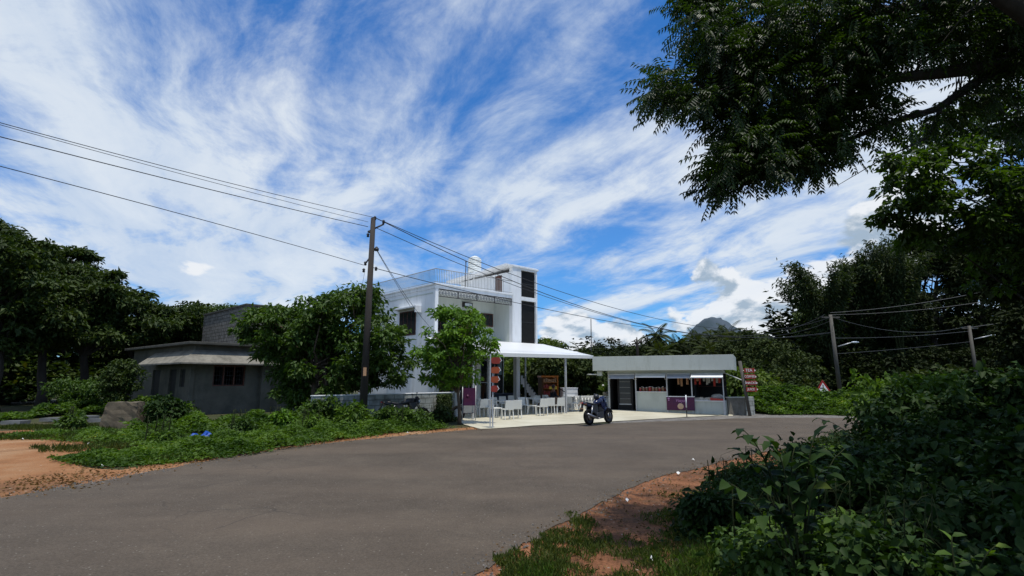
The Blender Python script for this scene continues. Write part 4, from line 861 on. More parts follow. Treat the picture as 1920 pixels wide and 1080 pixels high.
    m = MB(); m.box(.34, .84, -.15, .15, .22, .46); m.lathe([(.09, -.16), (.11, -.14), (.11, .14), (.09, .16)], (.45, 0, .36), 14, Matrix.Rotation(math.radians(90), 3, 'X'))
    for q in range(6): m.box(.58, .86, -.13, .13, .45 + q * .035, .47 + q * .035)
    m.box(.67, .79, -.075, .075, .44, .66); m.build('engine', M['alu'], b, .008)
    m = MB(); m.tube([(.80, -.02, .55), (.90, -.06, .42), (.75, -.12, .24), (.40, -.15, .22)], .022, 8); m.tube([(.40, -.15, .22), (.10, -.17, .30), (-.28, -.17, .42)], [.03, .05, .045], 10); m.build('exhaust', M['chrome'], b)
    m = MB(); m.ball((1.16, 0, .86), (.09, .10, .10), 12, 8); m.build('headlight', M['lampg'], b); m = MB(); m.prism([(1.10, -.12, .80), (1.24, -.07, .84), (1.14, -.05, 1.06), (1.05, -.10, 1.0)], (0, .0, .0)); m.prism([(1.05, -.13, .80), (1.20, -.08, .95), (1.10, -.06, 1.08), (1.00, -.10, .98)], (0, .2, 0)); m.build('headlight_cowl', body, b)
    m = MB(); m.tube([(.92, -.36, .98), (.98, -.24, 1.02), (1.03, -.08, .99), (1.03, .08, .99), (.98, .24, 1.02), (.92, .36, .98)], .014, 8); m.build('handlebar', M['blackp'], b)
    for s in (-1, 1):
        m = MB(); m.tube([(.98, s * .24, 1.02), (1.0, s * .30, 1.16)], .007, 6); m.ball((1.0, s * .32, 1.18), (.015, .06, .04), 8, 6); m.build('mirror', M['blackp'], b)
        m = MB(); m.tube([(.25, s * .12, .30), (.25, s * .24, .29)], .015, 6); m.build('footpeg', M['blackp'], b)
    m = MB(); m.tube([(.42, .10, .28), (.36, .30, .01)], .013, 6); m.build('side_stand', M['blackp'], b)
    m = MB(); m.tube([(-.0, -.13, .32), (.16, -.13, .72)], .03, 8); m.tube([(0, .13, .32), (.16, .13, .72)], .03, 8); m.build('rear_shock', M['chrome'], b)
    return b
mo = make_moto('motorcycle', 'dark blue motorcycle parked on its stand at the edge of the road', M['bluep'])
def place_moto():
    mo.location = (2.93, 20.9, .034); mo.rotation_euler = (math.radians(-7), 0, math.radians(46)); mo.scale = (.98,) * 3
    h = thing('helmet', 'black helmet resting on the tank of the blue motorcycle', 'helmet', (0, 0, 0)); Mw = Matrix.Translation(mo.location) @ mo.rotation_euler.to_matrix().to_4x4(); h.location = Mw @ Vector((.66, .02, .93)); h.rotation_euler = (0, 0, math.radians(40))
    m = MB(); m.ball((0, 0, .105), (.125, .11, .115), 16, 10); m.build('shell', M['blackp'], h); m = MB(); m.ball((.035, 0, .105), (.10, .098, .05), 14, 6); m.build('visor', M['glass'], h)
place_moto()
mo2 = make_moto('motorcycle', 'black motorcycle half hidden in weeds before the white block wall', M['blackp'])
q = at(735, 790, 21.6); mo2.location = (q.x - .1, 21.7, .0); mo2.rotation_euler = (math.radians(-6), 0, math.radians(28))

# ------------------------------------------------------------------ signs
def hex_sign_post():
    x, y = gp(921, 804); p = thing('arrow_sign_post', 'slim white post with four orange arrow boards at the road edge', 'sign post', (x, y, 0), 0)
    m = MB(); m.box(-.06, -.02, -.03, .03, 0, 2.66); m.box(.03, .075, -.03, .03, 0, 2.0); m.build('post', M['steel'], p)
    for i, yy in enumerate((676, 694, 711.5, 729)):
        z = at(930, yy, y).z; m = MB(); w0, w1 = -.01, .36 - .03 * i; hh = .115
        m.prism([(w0, -.05, z - hh * .7), (w0 + .06, -.05, z - hh), (w1 - .08, -.05, z - hh), (w1, -.05, z), (w1 - .08, -.05, z + hh), (w0 + .06, -.05, z + hh), (w0, -.05, z + hh * .7)], (0, .1, 0)); s = m.build('arrow_board', M['signred'] if i in (0, 3) else M['signorange'], p)
        e = MB(); e.prism([(w1 - .07, -.053, z + hh * .95), (w1 - .05, -.053, z + hh * .95), (w1 + .012, -.053, z), (w1 - .05, -.053, z - hh * .5), (w1 - .06, -.053, z - hh * .45), (w1 - .006, -.053, z)], (0, .106, 0)); e.build('arrow_edge', M['signwhite'], s)
hex_sign_post()
def red_arrows():
    Y = 26.4; x = at(1397, 770, Y).x; b = at(1406, 776, Y); t = at(1387, 677, Y)
    p = thing('arrow_sign_post', 'leaning grey post with four red arrow boards right of the kiosk', 'sign post', (b.x, Y, 0), 0)
    m = MB(); m.tube([(0, 0, 0), (t.x - b.x, 0, t.z)], .075, 10); m.build('post', M['poleg'], p)
    for i, (yy, tx, xx) in enumerate(((694.5, 'TEA', 1405.5), (706, 'COFFEE', 1407), (718, 'SNACKS', 1409), (730, 'JUICE', 1410))):
        c = at(xx, yy, Y - .1); X, Z = c.x - b.x, c.z; w = .28; hh = .105
        m = MB(); m.prism([(X - w, -.12, Z - hh), (X + w * .62, -.12, Z - hh), (X + w * .62, -.12, Z - hh * 1.35), (X + w * 1.1, -.12, Z), (X + w * .62, -.12, Z + hh * 1.35), (X + w * .62, -.12, Z + hh), (X - w, -.12, Z + hh)], (0, .03, 0)); s = m.build('arrow_board', M['signred'], p)
        text_mesh('lettering', tx, .19 if i == 0 else .145, M['signwhite'], s, (X - .05, -.125, Z), depth=.002)
        m = MB(); m.prism([(X + w * .80, -.124, Z - .05), (X + w * 1.02, -.124, Z), (X + w * .80, -.124, Z + .05)], (0, .003, 0)); m.build('arrow_tip', M['signwhite'], s)
        m = MB(); m.tube([((t.x - b.x) * (Z / t.z), 0, Z), (X, -.09, Z)], .012, 5); m.build('bracket', M['steel'], s)
red_arrows()
def warning_sign():
    Y = 36; a = at(1527, 738, Y); b = at(1560, 737, Y); c = at(1542, 712, Y); p = thing('warning_sign', 'red triangular side road warning sign in the roadside weeds', 'road sign', (c.x, Y, 0), 0); sc = (b.x - a.x) / 2; z0, z1 = a.z, c.z
    def tri(s, y, name, mt, par, th=.01):
        cz = z0 + (z1 - z0) * .36; m = MB(); m.prism([(-sc * s, y, cz + (z0 - cz) * s), (sc * s, y, cz + (z0 - cz) * s), (0, y, cz + (z1 - cz) * s)], (0, th, 0)); return m.build(name, mt, par, .01 if s == 1 else 0)
    f = tri(1, 0, 'red_border', M['traffred'], p, .02); tri(.66, -.006, 'white_face', M['signwhite'], f, .005)
    m = MB(); h = z1 - z0; m.box(-.03, .03, -.012, -.007, z0 + .13 * h, z0 + .64 * h); m.box(-.22, -.03, -.012, -.007, z0 + .36 * h, z0 + .43 * h); m.build('side_road_symbol', M['black'], f)
    m = MB(); m.tube([(0, .04, 0), (0, .04, z1 - .1)], .03, 8); m.build('post', M['steel'], p)
warning_sign()
def aboard():
    x, y = gp(879, 790); p = thing('standing_board', 'dark standing board with pink print in the shade of the small tree', 'board', (x, y, .03), 12)
    m = MB(); m.box(-.26, .26, -.02, .02, .3, 1.35); m.build('board', M['purple'], p); m = MB(); m.box(-.24, .24, -.03, -.021, .32, .62); m.build('lower_panel', M['lattice'], p)
    for s in (-1, 1): m = MB(); m.tube([(s * .28, 0, 0), (s * .28, 0, 1.45)], .02, 6); m.build('leg', M['steel'], p)
    m = MB(); m.lathe([(.005, 0), (.07, 0), (.07, .004)], (-.06, -.021, 1.0), 12, Matrix.Rotation(math.radians(90), 3, 'X')); m.box(.03, .14, -.025, -.021, .9, 1.08); m.build('pink_emblem', M['purple'], p)
    q = gp(857, 790); t = thing('hanging_tyre', 'old tyre leaning under the small tree beside the wall end', 'tyre', (q[0], q[1] + .3, .32), 20); m = MB(); Mx = Matrix.Rotation(math.radians(80), 3, 'X'); n = 20; vs = []
    for i in range(8):
        a = 2 * math.pi * i / 8
        for j in range(n): th = 2 * math.pi * j / n; vs.append(Mx @ Vector(((.25 + .07 * math.cos(a)) * math.cos(th), (.25 + .07 * math.cos(a)) * math.sin(th), .07 * math.sin(a))))
    m.add(vs, [(i * n + j, i * n + (j + 1) % n, ((i + 1) % 8) * n + (j + 1) % n, ((i + 1) % 8) * n + j) for i in range(8) for j in range(n)], True); m.build('tyre_ring', M['tyre'], t)
aboard()

# ------------------------------------------------------------------ walls at the left
def block_wall():
    a = Vector((-7.6, 20.9, 0)); b = Vector((-2.75, 26.3, 0)); d = b - a; ang = math.degrees(math.atan2(d.y, d.x)); L = d.length
    w = thing('block_wall', 'whitewashed block compound wall behind the utility pole', 'wall', a, ang)
    m = MB(); m.box(0, L, -.1, .1, -.02, 1.10); m.build('wall_panel', M['rubble'], w, .01); m = MB(); m.box(-.02, L + .02, -.115, .115, 1.102, 1.14); m.build('coping', M['white'], w, .008)
    p = thing('gate_pillar', 'narrow white gate pillar at the right end of the block wall', 'pillar', b + Vector((.12, -.1, 0)), ang); m = MB(); m.box(-.09, .09, -.12, .12, -.02, 1.12); m.build('shaft', M['white'], p, .01); m = MB(); m.box(-.13, .13, -.15, .15, 1.122, 1.2); m.build('cap', M['rubble'], p, .01)
block_wall()
HO = at(362, 700, 27); HO.z = 0; HR = 50
def old_house():
    h = thing('old_house', 'derelict grey plastered house with a mossy concrete sunshade', 'house', HO, HR); O = (HO.x, HO.y)
    xr = onplane(503, 740, O, HR)[0]; w = M['oldwall']; zr = 3.45; L = 9.5
    w0 = onplane(400, 700, O, HR)[0]; w1 = onplane(460, 700, O, HR)[0]; pl = onplane(487, 700, O, HR)[0]; ze = onplane(400, 684, O, HR)[1]; zb = onplane(420, 724, O, HR)[1]
    m = MB(); m.box(0, w0, 0, .2, 0, zr); m.box(w1, xr + 2.5, 0, .2, 0, zr); m.box(w0, w1, 0, .2, 0, zb); m.box(w0, w1, 0, .2, ze + .02, zr); m.build('front_wall', w, h)
    m = MB(); m.box(pl, xr, -.28, 0, 0, ze - .05); m.build('pillar', w, h, .01); m = MB(); m.box(-.14, .06, -.06, .0, 0, ze - .05); m.build('corner_pier', w, h)
    sw = MB(); ops = [(1.0, 1.7, 1.35, 2.25), (2.2, 3.2, .1, 2.25), (4.6, 5.8, .1, 2.25)]; yc = .2
    for a, b, z0, z1 in ops: sw.box(0, .2, yc, a, 0, zr); sw.box(0, .2, a, b, 0, z0); sw.box(0, .2, a, b, z1, zr); yc = b
    sw.box(0, .2, yc, L, 0, zr); sw.build('side_wall', w, h)
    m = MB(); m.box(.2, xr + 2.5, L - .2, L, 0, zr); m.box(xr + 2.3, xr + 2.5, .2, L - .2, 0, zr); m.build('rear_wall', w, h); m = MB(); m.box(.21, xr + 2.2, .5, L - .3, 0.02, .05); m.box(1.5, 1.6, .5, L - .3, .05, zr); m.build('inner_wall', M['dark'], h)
    m = MB(); m.box(-.45, xr + 2.9, -.45, L + .3, zr, zr + .13); m.build('roof_slab', M['darkroof'], h, .02)
    # sloping sunshade wrapping the corner
    zt, ze2, o = 3.12, ze, .85; m = MB(); Lb = 5.6
    A = [(-.02, -.02, zt), (xr + .35, -.02, zt), (xr + .35, -o, ze2), (-o, -o, ze2), (-o, Lb, ze2), (-.02, Lb, zt)]
    th = Vector((0, 0, .08)); top = [Vector(p) + th for p in A]
    m.add([Vector(p) for p in A] + top, [(0, 3, 2, 1), (0, 5, 4, 3), (6, 7, 8, 9), (6, 9, 10, 11), (1, 2, 8, 7), (2, 3, 9, 8), (3, 4, 10, 9), (4, 5, 11, 10), (5, 0, 6, 11), (0, 1, 7, 6)]); m.build('sunshade', M['oldroof'], h, .01)
    wf = MB(); wf.box(w0, w0 + .06, .04, .12, zb, ze); wf.box(w1 - .06, w1, .04, .12, zb, ze); wf.box(w0 + .06, w1 - .06, .04, .12, ze - .08, ze); wf.box(w0 + .06, w1 - .06, .04, .12, zb, zb + .06)
    for t in (.33, .66): x = w0 + (w1 - w0) * t; wf.box(x - .03, x + .03, .04, .12, zb + .06, ze - .08)
    wf = wf.build('window', M['wood'], h); b = MB(); n = 12
    for i in range(n): x = w0 + .1 + (w1 - w0 - .2) * i / (n - 1); b.box(x - .008, x + .008, .13, .146, zb + .05, ze - .05)
    for i in range(5): z = zb + .1 + (ze - zb - .2) * i / 4; b.box(w0 + .07, w1 - .07, .15, .16, z - .008, z + .008)
    b.build('window_bars', M['darkmetal'], wf)
    for a, bb, z0, z1 in ops[1:]: m = MB(); m.box(.10, .15, a, bb, z0, z1); m.build('side_door', M['dark'], h)
    m = MB(); m.box(.10, .15, 1.0, 1.7, 1.35, 2.25); m.build('side_window', M['dark'], h)
    # lean-to openings hidden by the tree
    m = MB(); m.box(xr + .4, xr + 2.2, -1.2, -.1, 2.35, 2.45); m.build('porch_roof', M['darkroof'], h)
old_house()
def block_building():
    b = thing('unplastered_building', 'unplastered grey block building rising behind the old house', 'building', (-16.4, 33.0, 0), 46); m = MB(); L = 8.0; m.box(0, .22, 0, L, 0, 6.25); m.build('side_wall', M['brick'], b)
    m = MB(); m.box(.22, 5.0, 0, .22, 0, 6.25); m.build('front_wall', M['brick'], b, label='grey block front wall turned towards the road'); m = MB(); m.box(.22, 5.0, L - .22, L, 0, 6.25); m.box(4.78, 5.0, .22, L - .22, 0, 6.25); m.build('rear_wall', M['brick'], b)
    m = MB(); m.box(-.05, 5.05, -.05, L + .05, 6.252, 6.36); m.build('roof_edge', M['darkroof'], b)
block_building()
def left_bits():
    # big mossy block
    rng = random.Random(3); q = gp(232, 802); o = thing('mossy_block', 'large mossy concrete block standing in the weeds', 'block', (q[0], q[1], 0), 12)
    bm = bmesh.new(); bmesh.ops.create_cube(bm, size=1); bmesh.ops.subdivide_edges(bm, edges=bm.edges[:], cuts=6, use_grid_fill=True)
    for v in bm.verts: k = 1 - .22 * (v.co.z + .5); v.co = Vector((v.co.x * 1.22 * k, v.co.y * .9 * k, (v.co.z + .5) * .92)) + Vector((rng.gauss(0, .012), rng.gauss(0, .012), rng.gauss(0, .010)))
    me = bpy.data.meshes.new('block_body'); bm.to_mesh(me); bm.free(); me.materials.append(M['rock']); ob = bpy.data.objects.new('block_body', me); COL.objects.link(ob); ob.parent = o
    # slabs
    for i, (px, py, w, d, rot, lab) in enumerate(((112, 791, 1.2, .6, 10, 'broad grey stone slab lying left of the mossy block'), (165, 787, .9, .5, -20, 'small pale slab lying nearest the mossy block'), (30, 797, .8, .5, 5, 'dark flat slab at the left edge of the dirt yard'), (185, 793, .7, .3, 25, 'narrow pale slab fragment in the weeds'))):
        x, y = gp(px, py); m = MB(); m.prism([(-w / 2, -d / 2, 0), (w * .4, -d * .55, 0), (w / 2, d * .3, 0), (w * .1, d / 2, 0), (-w * .45, d * .35, 0)], (0, .03, .13)); tag(m.build('stone_slab', M['slab'], loc=(x, y, .04), rot=rot), lab, 'stone slab')
    # blue tarp heap
    x, y = gp(393, 834); rng = random.Random(9); nx, ny = 22, 8; vs = []
    for j in range(ny):
        for i in range(nx): u, v = i / (nx - 1), j / (ny - 1); s = math.sin(math.pi * v) * (math.sin(math.pi * u) ** .4); vs.append(((u - .5) * 1.05 + rng.gauss(0, .012), (v - .5) * .45 + rng.gauss(0, .015), .03 + .17 * s * (.7 + .3 * math.sin(u * 19)) + rng.gauss(0, .015)))
    m = MB(); m.add(vs, [(j * nx + i, j * nx + i + 1, (j + 1) * nx + i + 1, (j + 1) * nx + i) for j in range(ny - 1) for i in range(nx - 1)]); tag(m.build('blue_tarp', M['tarp'], loc=(x, y, .16), rot=10), 'crumpled bright blue tarpaulin lying in the weeds by the road', 'tarpaulin')
    # litter
    for i, (px, py, lab) in enumerate(((42, 826, 'white scrap lying on the orange dirt farthest left'), (108, 810, 'white paper scrap at the weed edge left of the yard'), (190, 859, 'white scrap in the middle of the orange dirt'), (166, 835, 'white scrap where weeds meet the orange dirt'), (190, 878, 'white scrap at the tip of the roadside weeds'), (262, 823, 'crumpled white scrap in weeds before the block'), (764, 814, 'white scrap in weeds below the block wall'), (1176, 944, 'white paper scrap on the right dirt verge'), (1272, 892, 'small white scrap on the right verge near the road'), (1222, 1057, 'white scrap in the nearest grass'), (1300, 866, 'pale curved scrap lying on the asphalt'))):
        x, y = gp(px, py); r2 = random.Random(i); m = MB(); s = .014 + .008 * (i % 3) + .0010 * y; m.add([(-s, -s * .6, .0), (s, -s * .5, .02), (s * .8, s * .7, .01), (-s * .7, s * .6, .03), (0, 0, .05)], [(0, 1, 4), (1, 2, 4), (2, 3, 4), (3, 0, 4)]); tag(m.build('paper_scrap', M['signwhite'], loc=(x, y, .03), rot=r2.uniform(0, 180)), lab, 'litter', 'scraps of litter on the verges')
left_bits()
def grit():
    r = rs(44); m = []; pts = []
    for e, sgn, n in ((far_edge, 1, 2600), (near_edge, -1, 2600)):
        P = np.array([p for p in e if 3 < p[1] < 24]); i = r.integers(0, len(P) - 1, n); f = r.random((n, 1)); q = P[i] * (1 - f) + P[i + 1] * f; q = q + r.normal(size=(n, 2)) * np.array([.16, .16]); pts.append(q)
    q = np.concatenate(pts); n = len(q); s_ = (.006 + .014 * r.random(n) ** 3)[:, None]; C = np.column_stack([q, np.full(n, .014)]); k = np.array([[1, 0, 0], [-.5, .87, 0], [-.5, -.87, 0], [0, 0, 1.1]]); V = C[:, None, :] + (k[None] + r.normal(size=(n, 4, 3)) * .2) * s_[:, :, None]
    me = bpy.data.meshes.new('gravel'); me.from_pydata(V.reshape(-1, 3).tolist(), [], [tuple(4 * a + b for b in t) for a in range(n) for t in ((0, 1, 3), (1, 2, 3), (2, 0, 3))]); me.materials.append(G_gravel); o = bpy.data.objects.new('gravel', me); COL.objects.link(o); tag(o, kind='stuff')
grit()

# ------------------------------------------------------------------ power poles and wires
def pole1():
    Y = 21.0; b = at(679, 800, Y); t = at(700, 409, Y); p = thing('utility_pole', 'tall dark utility pole rising in front of the big leafy tree', 'utility pole', (b.x, Y, 0), 0); dx = 0.0
    H_ = t.z; tx = t.x - b.x; m = MB(); m.tube([(0, 0, -.1), (tx * .5, 0, H_ * .5), (tx, 0, H_)], [.155, .125, .095], 10); m.build('shaft', M['pole'], p)
    def rel(px, py, y=0): q = at(px, py, Y + y); return Vector((q.x - b.x, y, q.z))
    m = MB(); m.tube([rel(693, 433), rel(720, 420)], .035, 6); m.tube([rel(690, 434), rel(699, 437)], .05, 6); m.build('cross_arm', M['darkmetal'], p)
    for q in ((703, 409), (719, 416), (690, 441), (706, 466), (685, 494), (682, 507), (705, 504)):
        c = rel(*q); m = MB(); m.lathe([(.03, -.08), (.06, -.05), (.04, -.01), (.065, .03), (.03, .08)], c, 10); m.build('insulator', M['darkmetal'], p)
    m = MB(); m.tube([rel(697, 469), rel(709, 467)], .03, 6); m.lathe([(.09, -.05), (.1, .05)], rel(706, 468), 10); m.tube([rel(694, 482), rel(684, 496)], .03, 6); m.build('bracket', M['darkmetal'], p)
    c = rel(686, 697); m = MB(); m.box(c.x - .06, c.x + .06, -.16, -.135, c.z - .16, c.z + .16); m.build('number_plate', M['pack_y'], p)
    return b, rel
b1, rel1 = pole1()
P1 = lambda px, py: at(px, py, 21.0)
def pole_far(px0, py0, pxt, pyt, Y, lab):
    b = at(px0, py0, Y); t = at(pxt, pyt, Y); p = thing('utility_pole', lab, 'utility pole', (b.x, Y, 0), 0); tx = t.x - b.x
    m = MB(); m.tube([(0, 0, -.1), (tx, 0, t.z)], [.21, .16], 8); m.build('shaft', M['poleg'], p); m = MB(); m.box(tx - .9, tx + .9, -.07, .07, t.z - .35, t.z - .2); m.build('cross_arm', M['poleg'], p)
    return p, b, t
p2, b2, t2 = pole_far(1576, 741, 1557, 590, 55, 'grey utility pole with a street lamp behind the warning sign')
p3, b3, t3 = pole_far(1836, 742, 1817, 611, 62, 'grey utility pole at the far right before the dark trees')
def lamp_arm(p, b, Y, a, c):
    q0, q1 = at(*a, Y), at(*c, Y); m = MB(); m.tube([(q0.x - b.x, -.2, q0.z), (q1.x - b.x, -.9, q1.z)], .06, 6); m = m.build('street_lamp_arm', M['steel'], p); l = MB(); l.ball((q1.x - b.x + .2, -1.0, q1.z), (.42, .15, .09), 10, 6); l.build('lamp_head', M['lampg'], m)
lamp_arm(p2, b2, 55, (1569, 650), (1588, 643)); lamp_arm(p3, b3, 62, (1824, 636), (1845, 630))
def proj_px(P): z = P.z - EYE; f = P.y * math.cos(PITCH) + z * math.sin(PITCH); return 960 + F * P.x / f
def wire(A, B, px, py, label, rad=.012, mt='wire', n=26):
    A, B = Vector(A), Vector(B); lo, hi = 0.0, 1.0; fa = proj_px(A) - px; s = .5
    for s_ in [i / 400 for i in range(1, 400)]:
        q = A.lerp(B, s_)
        if q.y > .5 and (proj_px(q) - px) * fa <= 0: s = s_; break
    q = A.lerp(B, s); d = ray(px, py); z = EYE + d[2] * (q.y / d[1]); k = (q.z - z) / (s * (1 - s))
    m = MB(); m.tube([A.lerp(B, i / n) - Vector((0, 0, k * (i / n) * (1 - i / n))) for i in range(n + 1)], rad, 5); tag(m.build('overhead_wire', M[mt]), label, 'overhead wire', 'overhead wires')
Bl = Vector((-28, -12, 8.2))
wire(P1(703, 408), Bl + Vector((0, 0, .5)), 300, 308, 'topmost wire running left from the dark pole', .010)
wire(P1(690, 416), Bl + Vector((-.4, .3, .3)), 300, 313, 'second wire down running left from the dark pole', .008)
wire(P1(690, 425), Bl + Vector((0, 0, -.4)), 300, 330, 'third wire down running left from the dark pole', .013)
wire(P1(682, 497), Bl + Vector((.3, 0, -2.2)), 300, 390, 'lowest wire running left from the dark pole', .011)
T2 = lambda dx, dz: Vector((t2.x + dx, t2.y, t2.z + dz))
wire(P1(719, 415), T2(.6, 0), 1010, 534, 'highest wire from the dark pole towards the far street lamp pole', .015)
wire(P1(703, 408), T2(-.6, 0), 1010, 547, 'middle wire from the dark pole towards the far street lamp pole', .018)
wire(P1(700, 425), T2(0, -.6), 1010, 552, 'wire just under the middle one right of the dark pole', .014)
wire(P1(692, 500), T2(.2, -1.8), 960, 566, 'lowest wire crossing before the white building', .015)
sb = BO + Matrix.Rotation(math.radians(BR), 3, 'Z') @ Vector((-.05, .3, 0))
wire(P1(706, 467), at(809, 616, sb.y), 750, 538, 'steeper service wire down to the corner of the white building', .011)
wire(P1(706, 469), at(770, 575, 31.5), 740, 527, 'service wire down to the sunshade of the white building', .011)
wire(P1(684, 508), at(640, 640, 22.5), 676, 558, 'thin stay wire from the dark pole into the big tree', .006)
N3 = lambda dz: Vector((t3.x, t3.y, t3.z + dz))
wire(T2(0, -.2), N3(0), 1690, 622, 'upper wire between the two far poles', .02, 'wireg'); wire(T2(0, -2.4), N3(-.6), 1690, 631, 'second wire between the two far poles', .02, 'wireg')
wire(T2(0, -4), N3(-1.8), 1690, 654, 'third wire between the two far poles', .016, 'wireg')
wire(T2(0, .2), at(1960, 520, 45), 1700, 572, 'pale wire rising right from the street lamp pole', .024, 'wireg')
wire(T2(0, 0), at(1960, 545, 45), 1700, 583, 'fainter lower wire rising right from the street lamp pole', .02, 'wireg')
wire(T2(0, -1.8), at(1330, 640, 62), 1450, 634, 'pale wire leading left from the street lamp pole before the palms', .022, 'wireg')
wire(N3(-.2), at(2050, 590, 60), 1900, 603, 'wire leading right from the farthest pole', .025, 'wireg')
m = MB(); q = at(1108, 660, 62); qq = at(1108, 598, 62); m.tube([(q.x, 62, 0), (qq.x, 62, qq.z)], [.08, .05], 6); tag(m.build('antenna_mast', M['wire']), 'thin bare antenna mast above the trees beyond the canopy', 'mast')

# ------------------------------------------------------------------ vegetation
def PX(px, py, Y, rx, ry, rd):
    """crown lobe centred on a photo pixel at depth Y; radii in pixels for width/height, metres in depth"""
    p = at(px, py, Y); s = Y / F; return (p.x, p.y, p.z, rx * s, rd, ry * s)
# trees round the buildings
gA = at(612, 800, 23.0)
tree('leafy_tree', 'big spreading leafy tree between the old house and the white building', (gA.x, 23.0, 0),
     [PX(640, 585, 23, 80, 50, 1.7), PX(570, 620, 23, 90, 45, 1.7), PX(490, 608, 23.3, 50, 34, 1.2), PX(520, 590, 23.3, 40, 22, 1.0), PX(700, 640, 22.4, 62, 62, 1.5), PX(620, 690, 23, 110, 60, 1.7), PX(725, 690, 22.6, 55, 34, 1.2), PX(540, 640, 23.4, 70, 50, 1.2), PX(670, 555, 23, 45, 22, .9), PX(560, 725, 23.2, 60, 35, 1.2)],
     .17, 360, 78, .42, .20, 'a', 11, stems=3, trunk_top=3.4, limbs=30, lw=.42)
gB = at(862, 797, 21.6)
tree('leafy_tree', 'small bright green tree at the roadside in front of the white building', (gB.x, 21.6, 0),
     [PX(868, 618, 21.6, 52, 42, 1.0), PX(820, 632, 21.6, 35, 30, .8), PX(905, 655, 21.6, 36, 22, .8), PX(850, 665, 21.6, 62, 35, 1.1), PX(800, 662, 21.9, 26, 20, .6), PX(850, 700, 21.8, 55, 22, .8), PX(838, 588, 21.6, 22, 15, .5), PX(885, 590, 21.6, 16, 14, .5)],
       .075, 135, 58, .30, .165, 'b', 12, limbs=24, trunk_top=2.4, lw=.48)
# left grove
LT = [(-5, 560, 30, 110, 130, 3.2), (75, 570, 33, 85, 95, 3.2), (165, 570, 35, 80, 92, 3.2), (250, 590, 38, 75, 70, 3.2), (330, 620, 41, 62, 62, 3.0), (398, 632, 50, 52, 66, 3.0), (120, 520, 42, 70, 60, 3.2), (10, 480, 38, 55, 65, 3.0), (225, 640, 44, 90, 60, 3), (40, 660, 44, 100, 60, 3), (-80, 560, 36, 100, 120, 3.5)]
LL = ['nearest dark tree cut by the left edge of the view', 'dark tree second from the left edge', 'wide dark tree rising left of the old house', 'rounded dark tree just left of the old house roof', 'smaller tree behind the left end of the old house', 'pale green tree directly behind the grey block building', 'taller tree top showing between the two nearest left trees', 'tallest tree top at the far left', 'low bushy tree under the left grove', 'low bushy tree behind the dirt yard', 'dark tree just beyond the left edge']
for i, ((px, py, Y, rx, ry, rd), lab) in enumerate(zip(LT, LL)):
    if i == 10: continue
    r = random.Random(100 + i); ells = [PX(px, py, Y, rx * .75, ry * .75, rd * .8)]
    for k in range(13): a = r.uniform(0, 6.28); q_ = r.uniform(.5, 1.02); ells.append(PX(px + rx * q_ * math.cos(a), py + ry * q_ * .95 * math.sin(a), Y + r.uniform(-1.8, 1.8), rx * r.uniform(.16, .38), ry * r.uniform(.10, .22), rd * r.uniform(.2, .45)))
    b = at(px + r.uniform(-10, 10), 700, Y); tree('grove_tree', lab, (b.x, Y, 0), ells, .28, 190, 72, .62, .27, 'left' if i != 5 else 'a', 200 + i, group='trees of the left grove', bark='barkdk', limbs=18, lw=.5, flat=.42, inner=.35)
def mass(name, label, cat, pts, h, n, leaf, lm, seed, kind='stuff', width=1.5, lw=.5, hvar=.4):
    """low rolling band of leaves along a line of (x, y, height) points"""
    r = rs(seed); P = np.array(pts, float); k = len(P) - 1; t = r.random(n) * k; i = t.astype(int); f = (t - i)[:, None]; C = P[i] * (1 - f) + P[i + 1] * f
    H_ = C[:, 2] if P.shape[1] > 2 else np.full(n, h); u = (r.normal(size=n) * width * .5).clip(-width * .95, width * .95); d = np.array([P[-1][1] - P[0][1], P[0][0] - P[-1][0]]); d = d / np.linalg.norm(d)
    X = C[:, 0] + d[0] * u + r.normal(size=n) * .15; Y = C[:, 1] + d[1] * u + r.normal(size=n) * .15
    bump_ = .62 + hvar * np.sin(X * 2.1 + seed) * np.cos(Y * 1.7 + X * .9) + .22 * np.sin(X * 5.3 + Y * 4.1); top = H_ * bump_.clip(.2, 1.2) * np.exp(-(u / width) ** 2 * .9)
    Z = top * (r.random(n) ** .35); A = np.stack([r.normal(size=n), r.normal(size=n), r.random(n) * .8 - .1], 1); Nn = r.normal(size=(n, 3)) * .5 + np.array([0, 0, 1]); L = leaf * (.6 + .8 * r.random(n))
    o = leaves(name, np.stack([X, Y, Z + .01], 1), A, Nn, L, L * lw, LM[lm], rnd=(.40 * r.random(n) + .18 + .42 * np.sin(X * 1.9 + seed) * np.cos(Y * 2.3 - X * .7) + .2 * np.sin(X * 6.1) * np.sin(Y * 5.2)).clip(0, .999)); return tag(o, label, cat, kind=kind)
def g3(px, py, h): x, y = gp(px, py); return (x, y, h)
# dark wall of growth under the left grove and behind the house
mass('undergrowth', None, None, [(-42, 30, 3.4), (-36, 38, 3.6), (-30, 44, 3.4), (-22, 47, 3.2), (-14, 46, 3)], 3, 14000, .42, 'left', 301, width=3.5)
mass('undergrowth', None, None, [(-40, 34, 6.5), (-34, 44, 6.5), (-27, 50, 6), (-18, 52, 6)], 6, 14000, .6, 'left', 302, width=4)
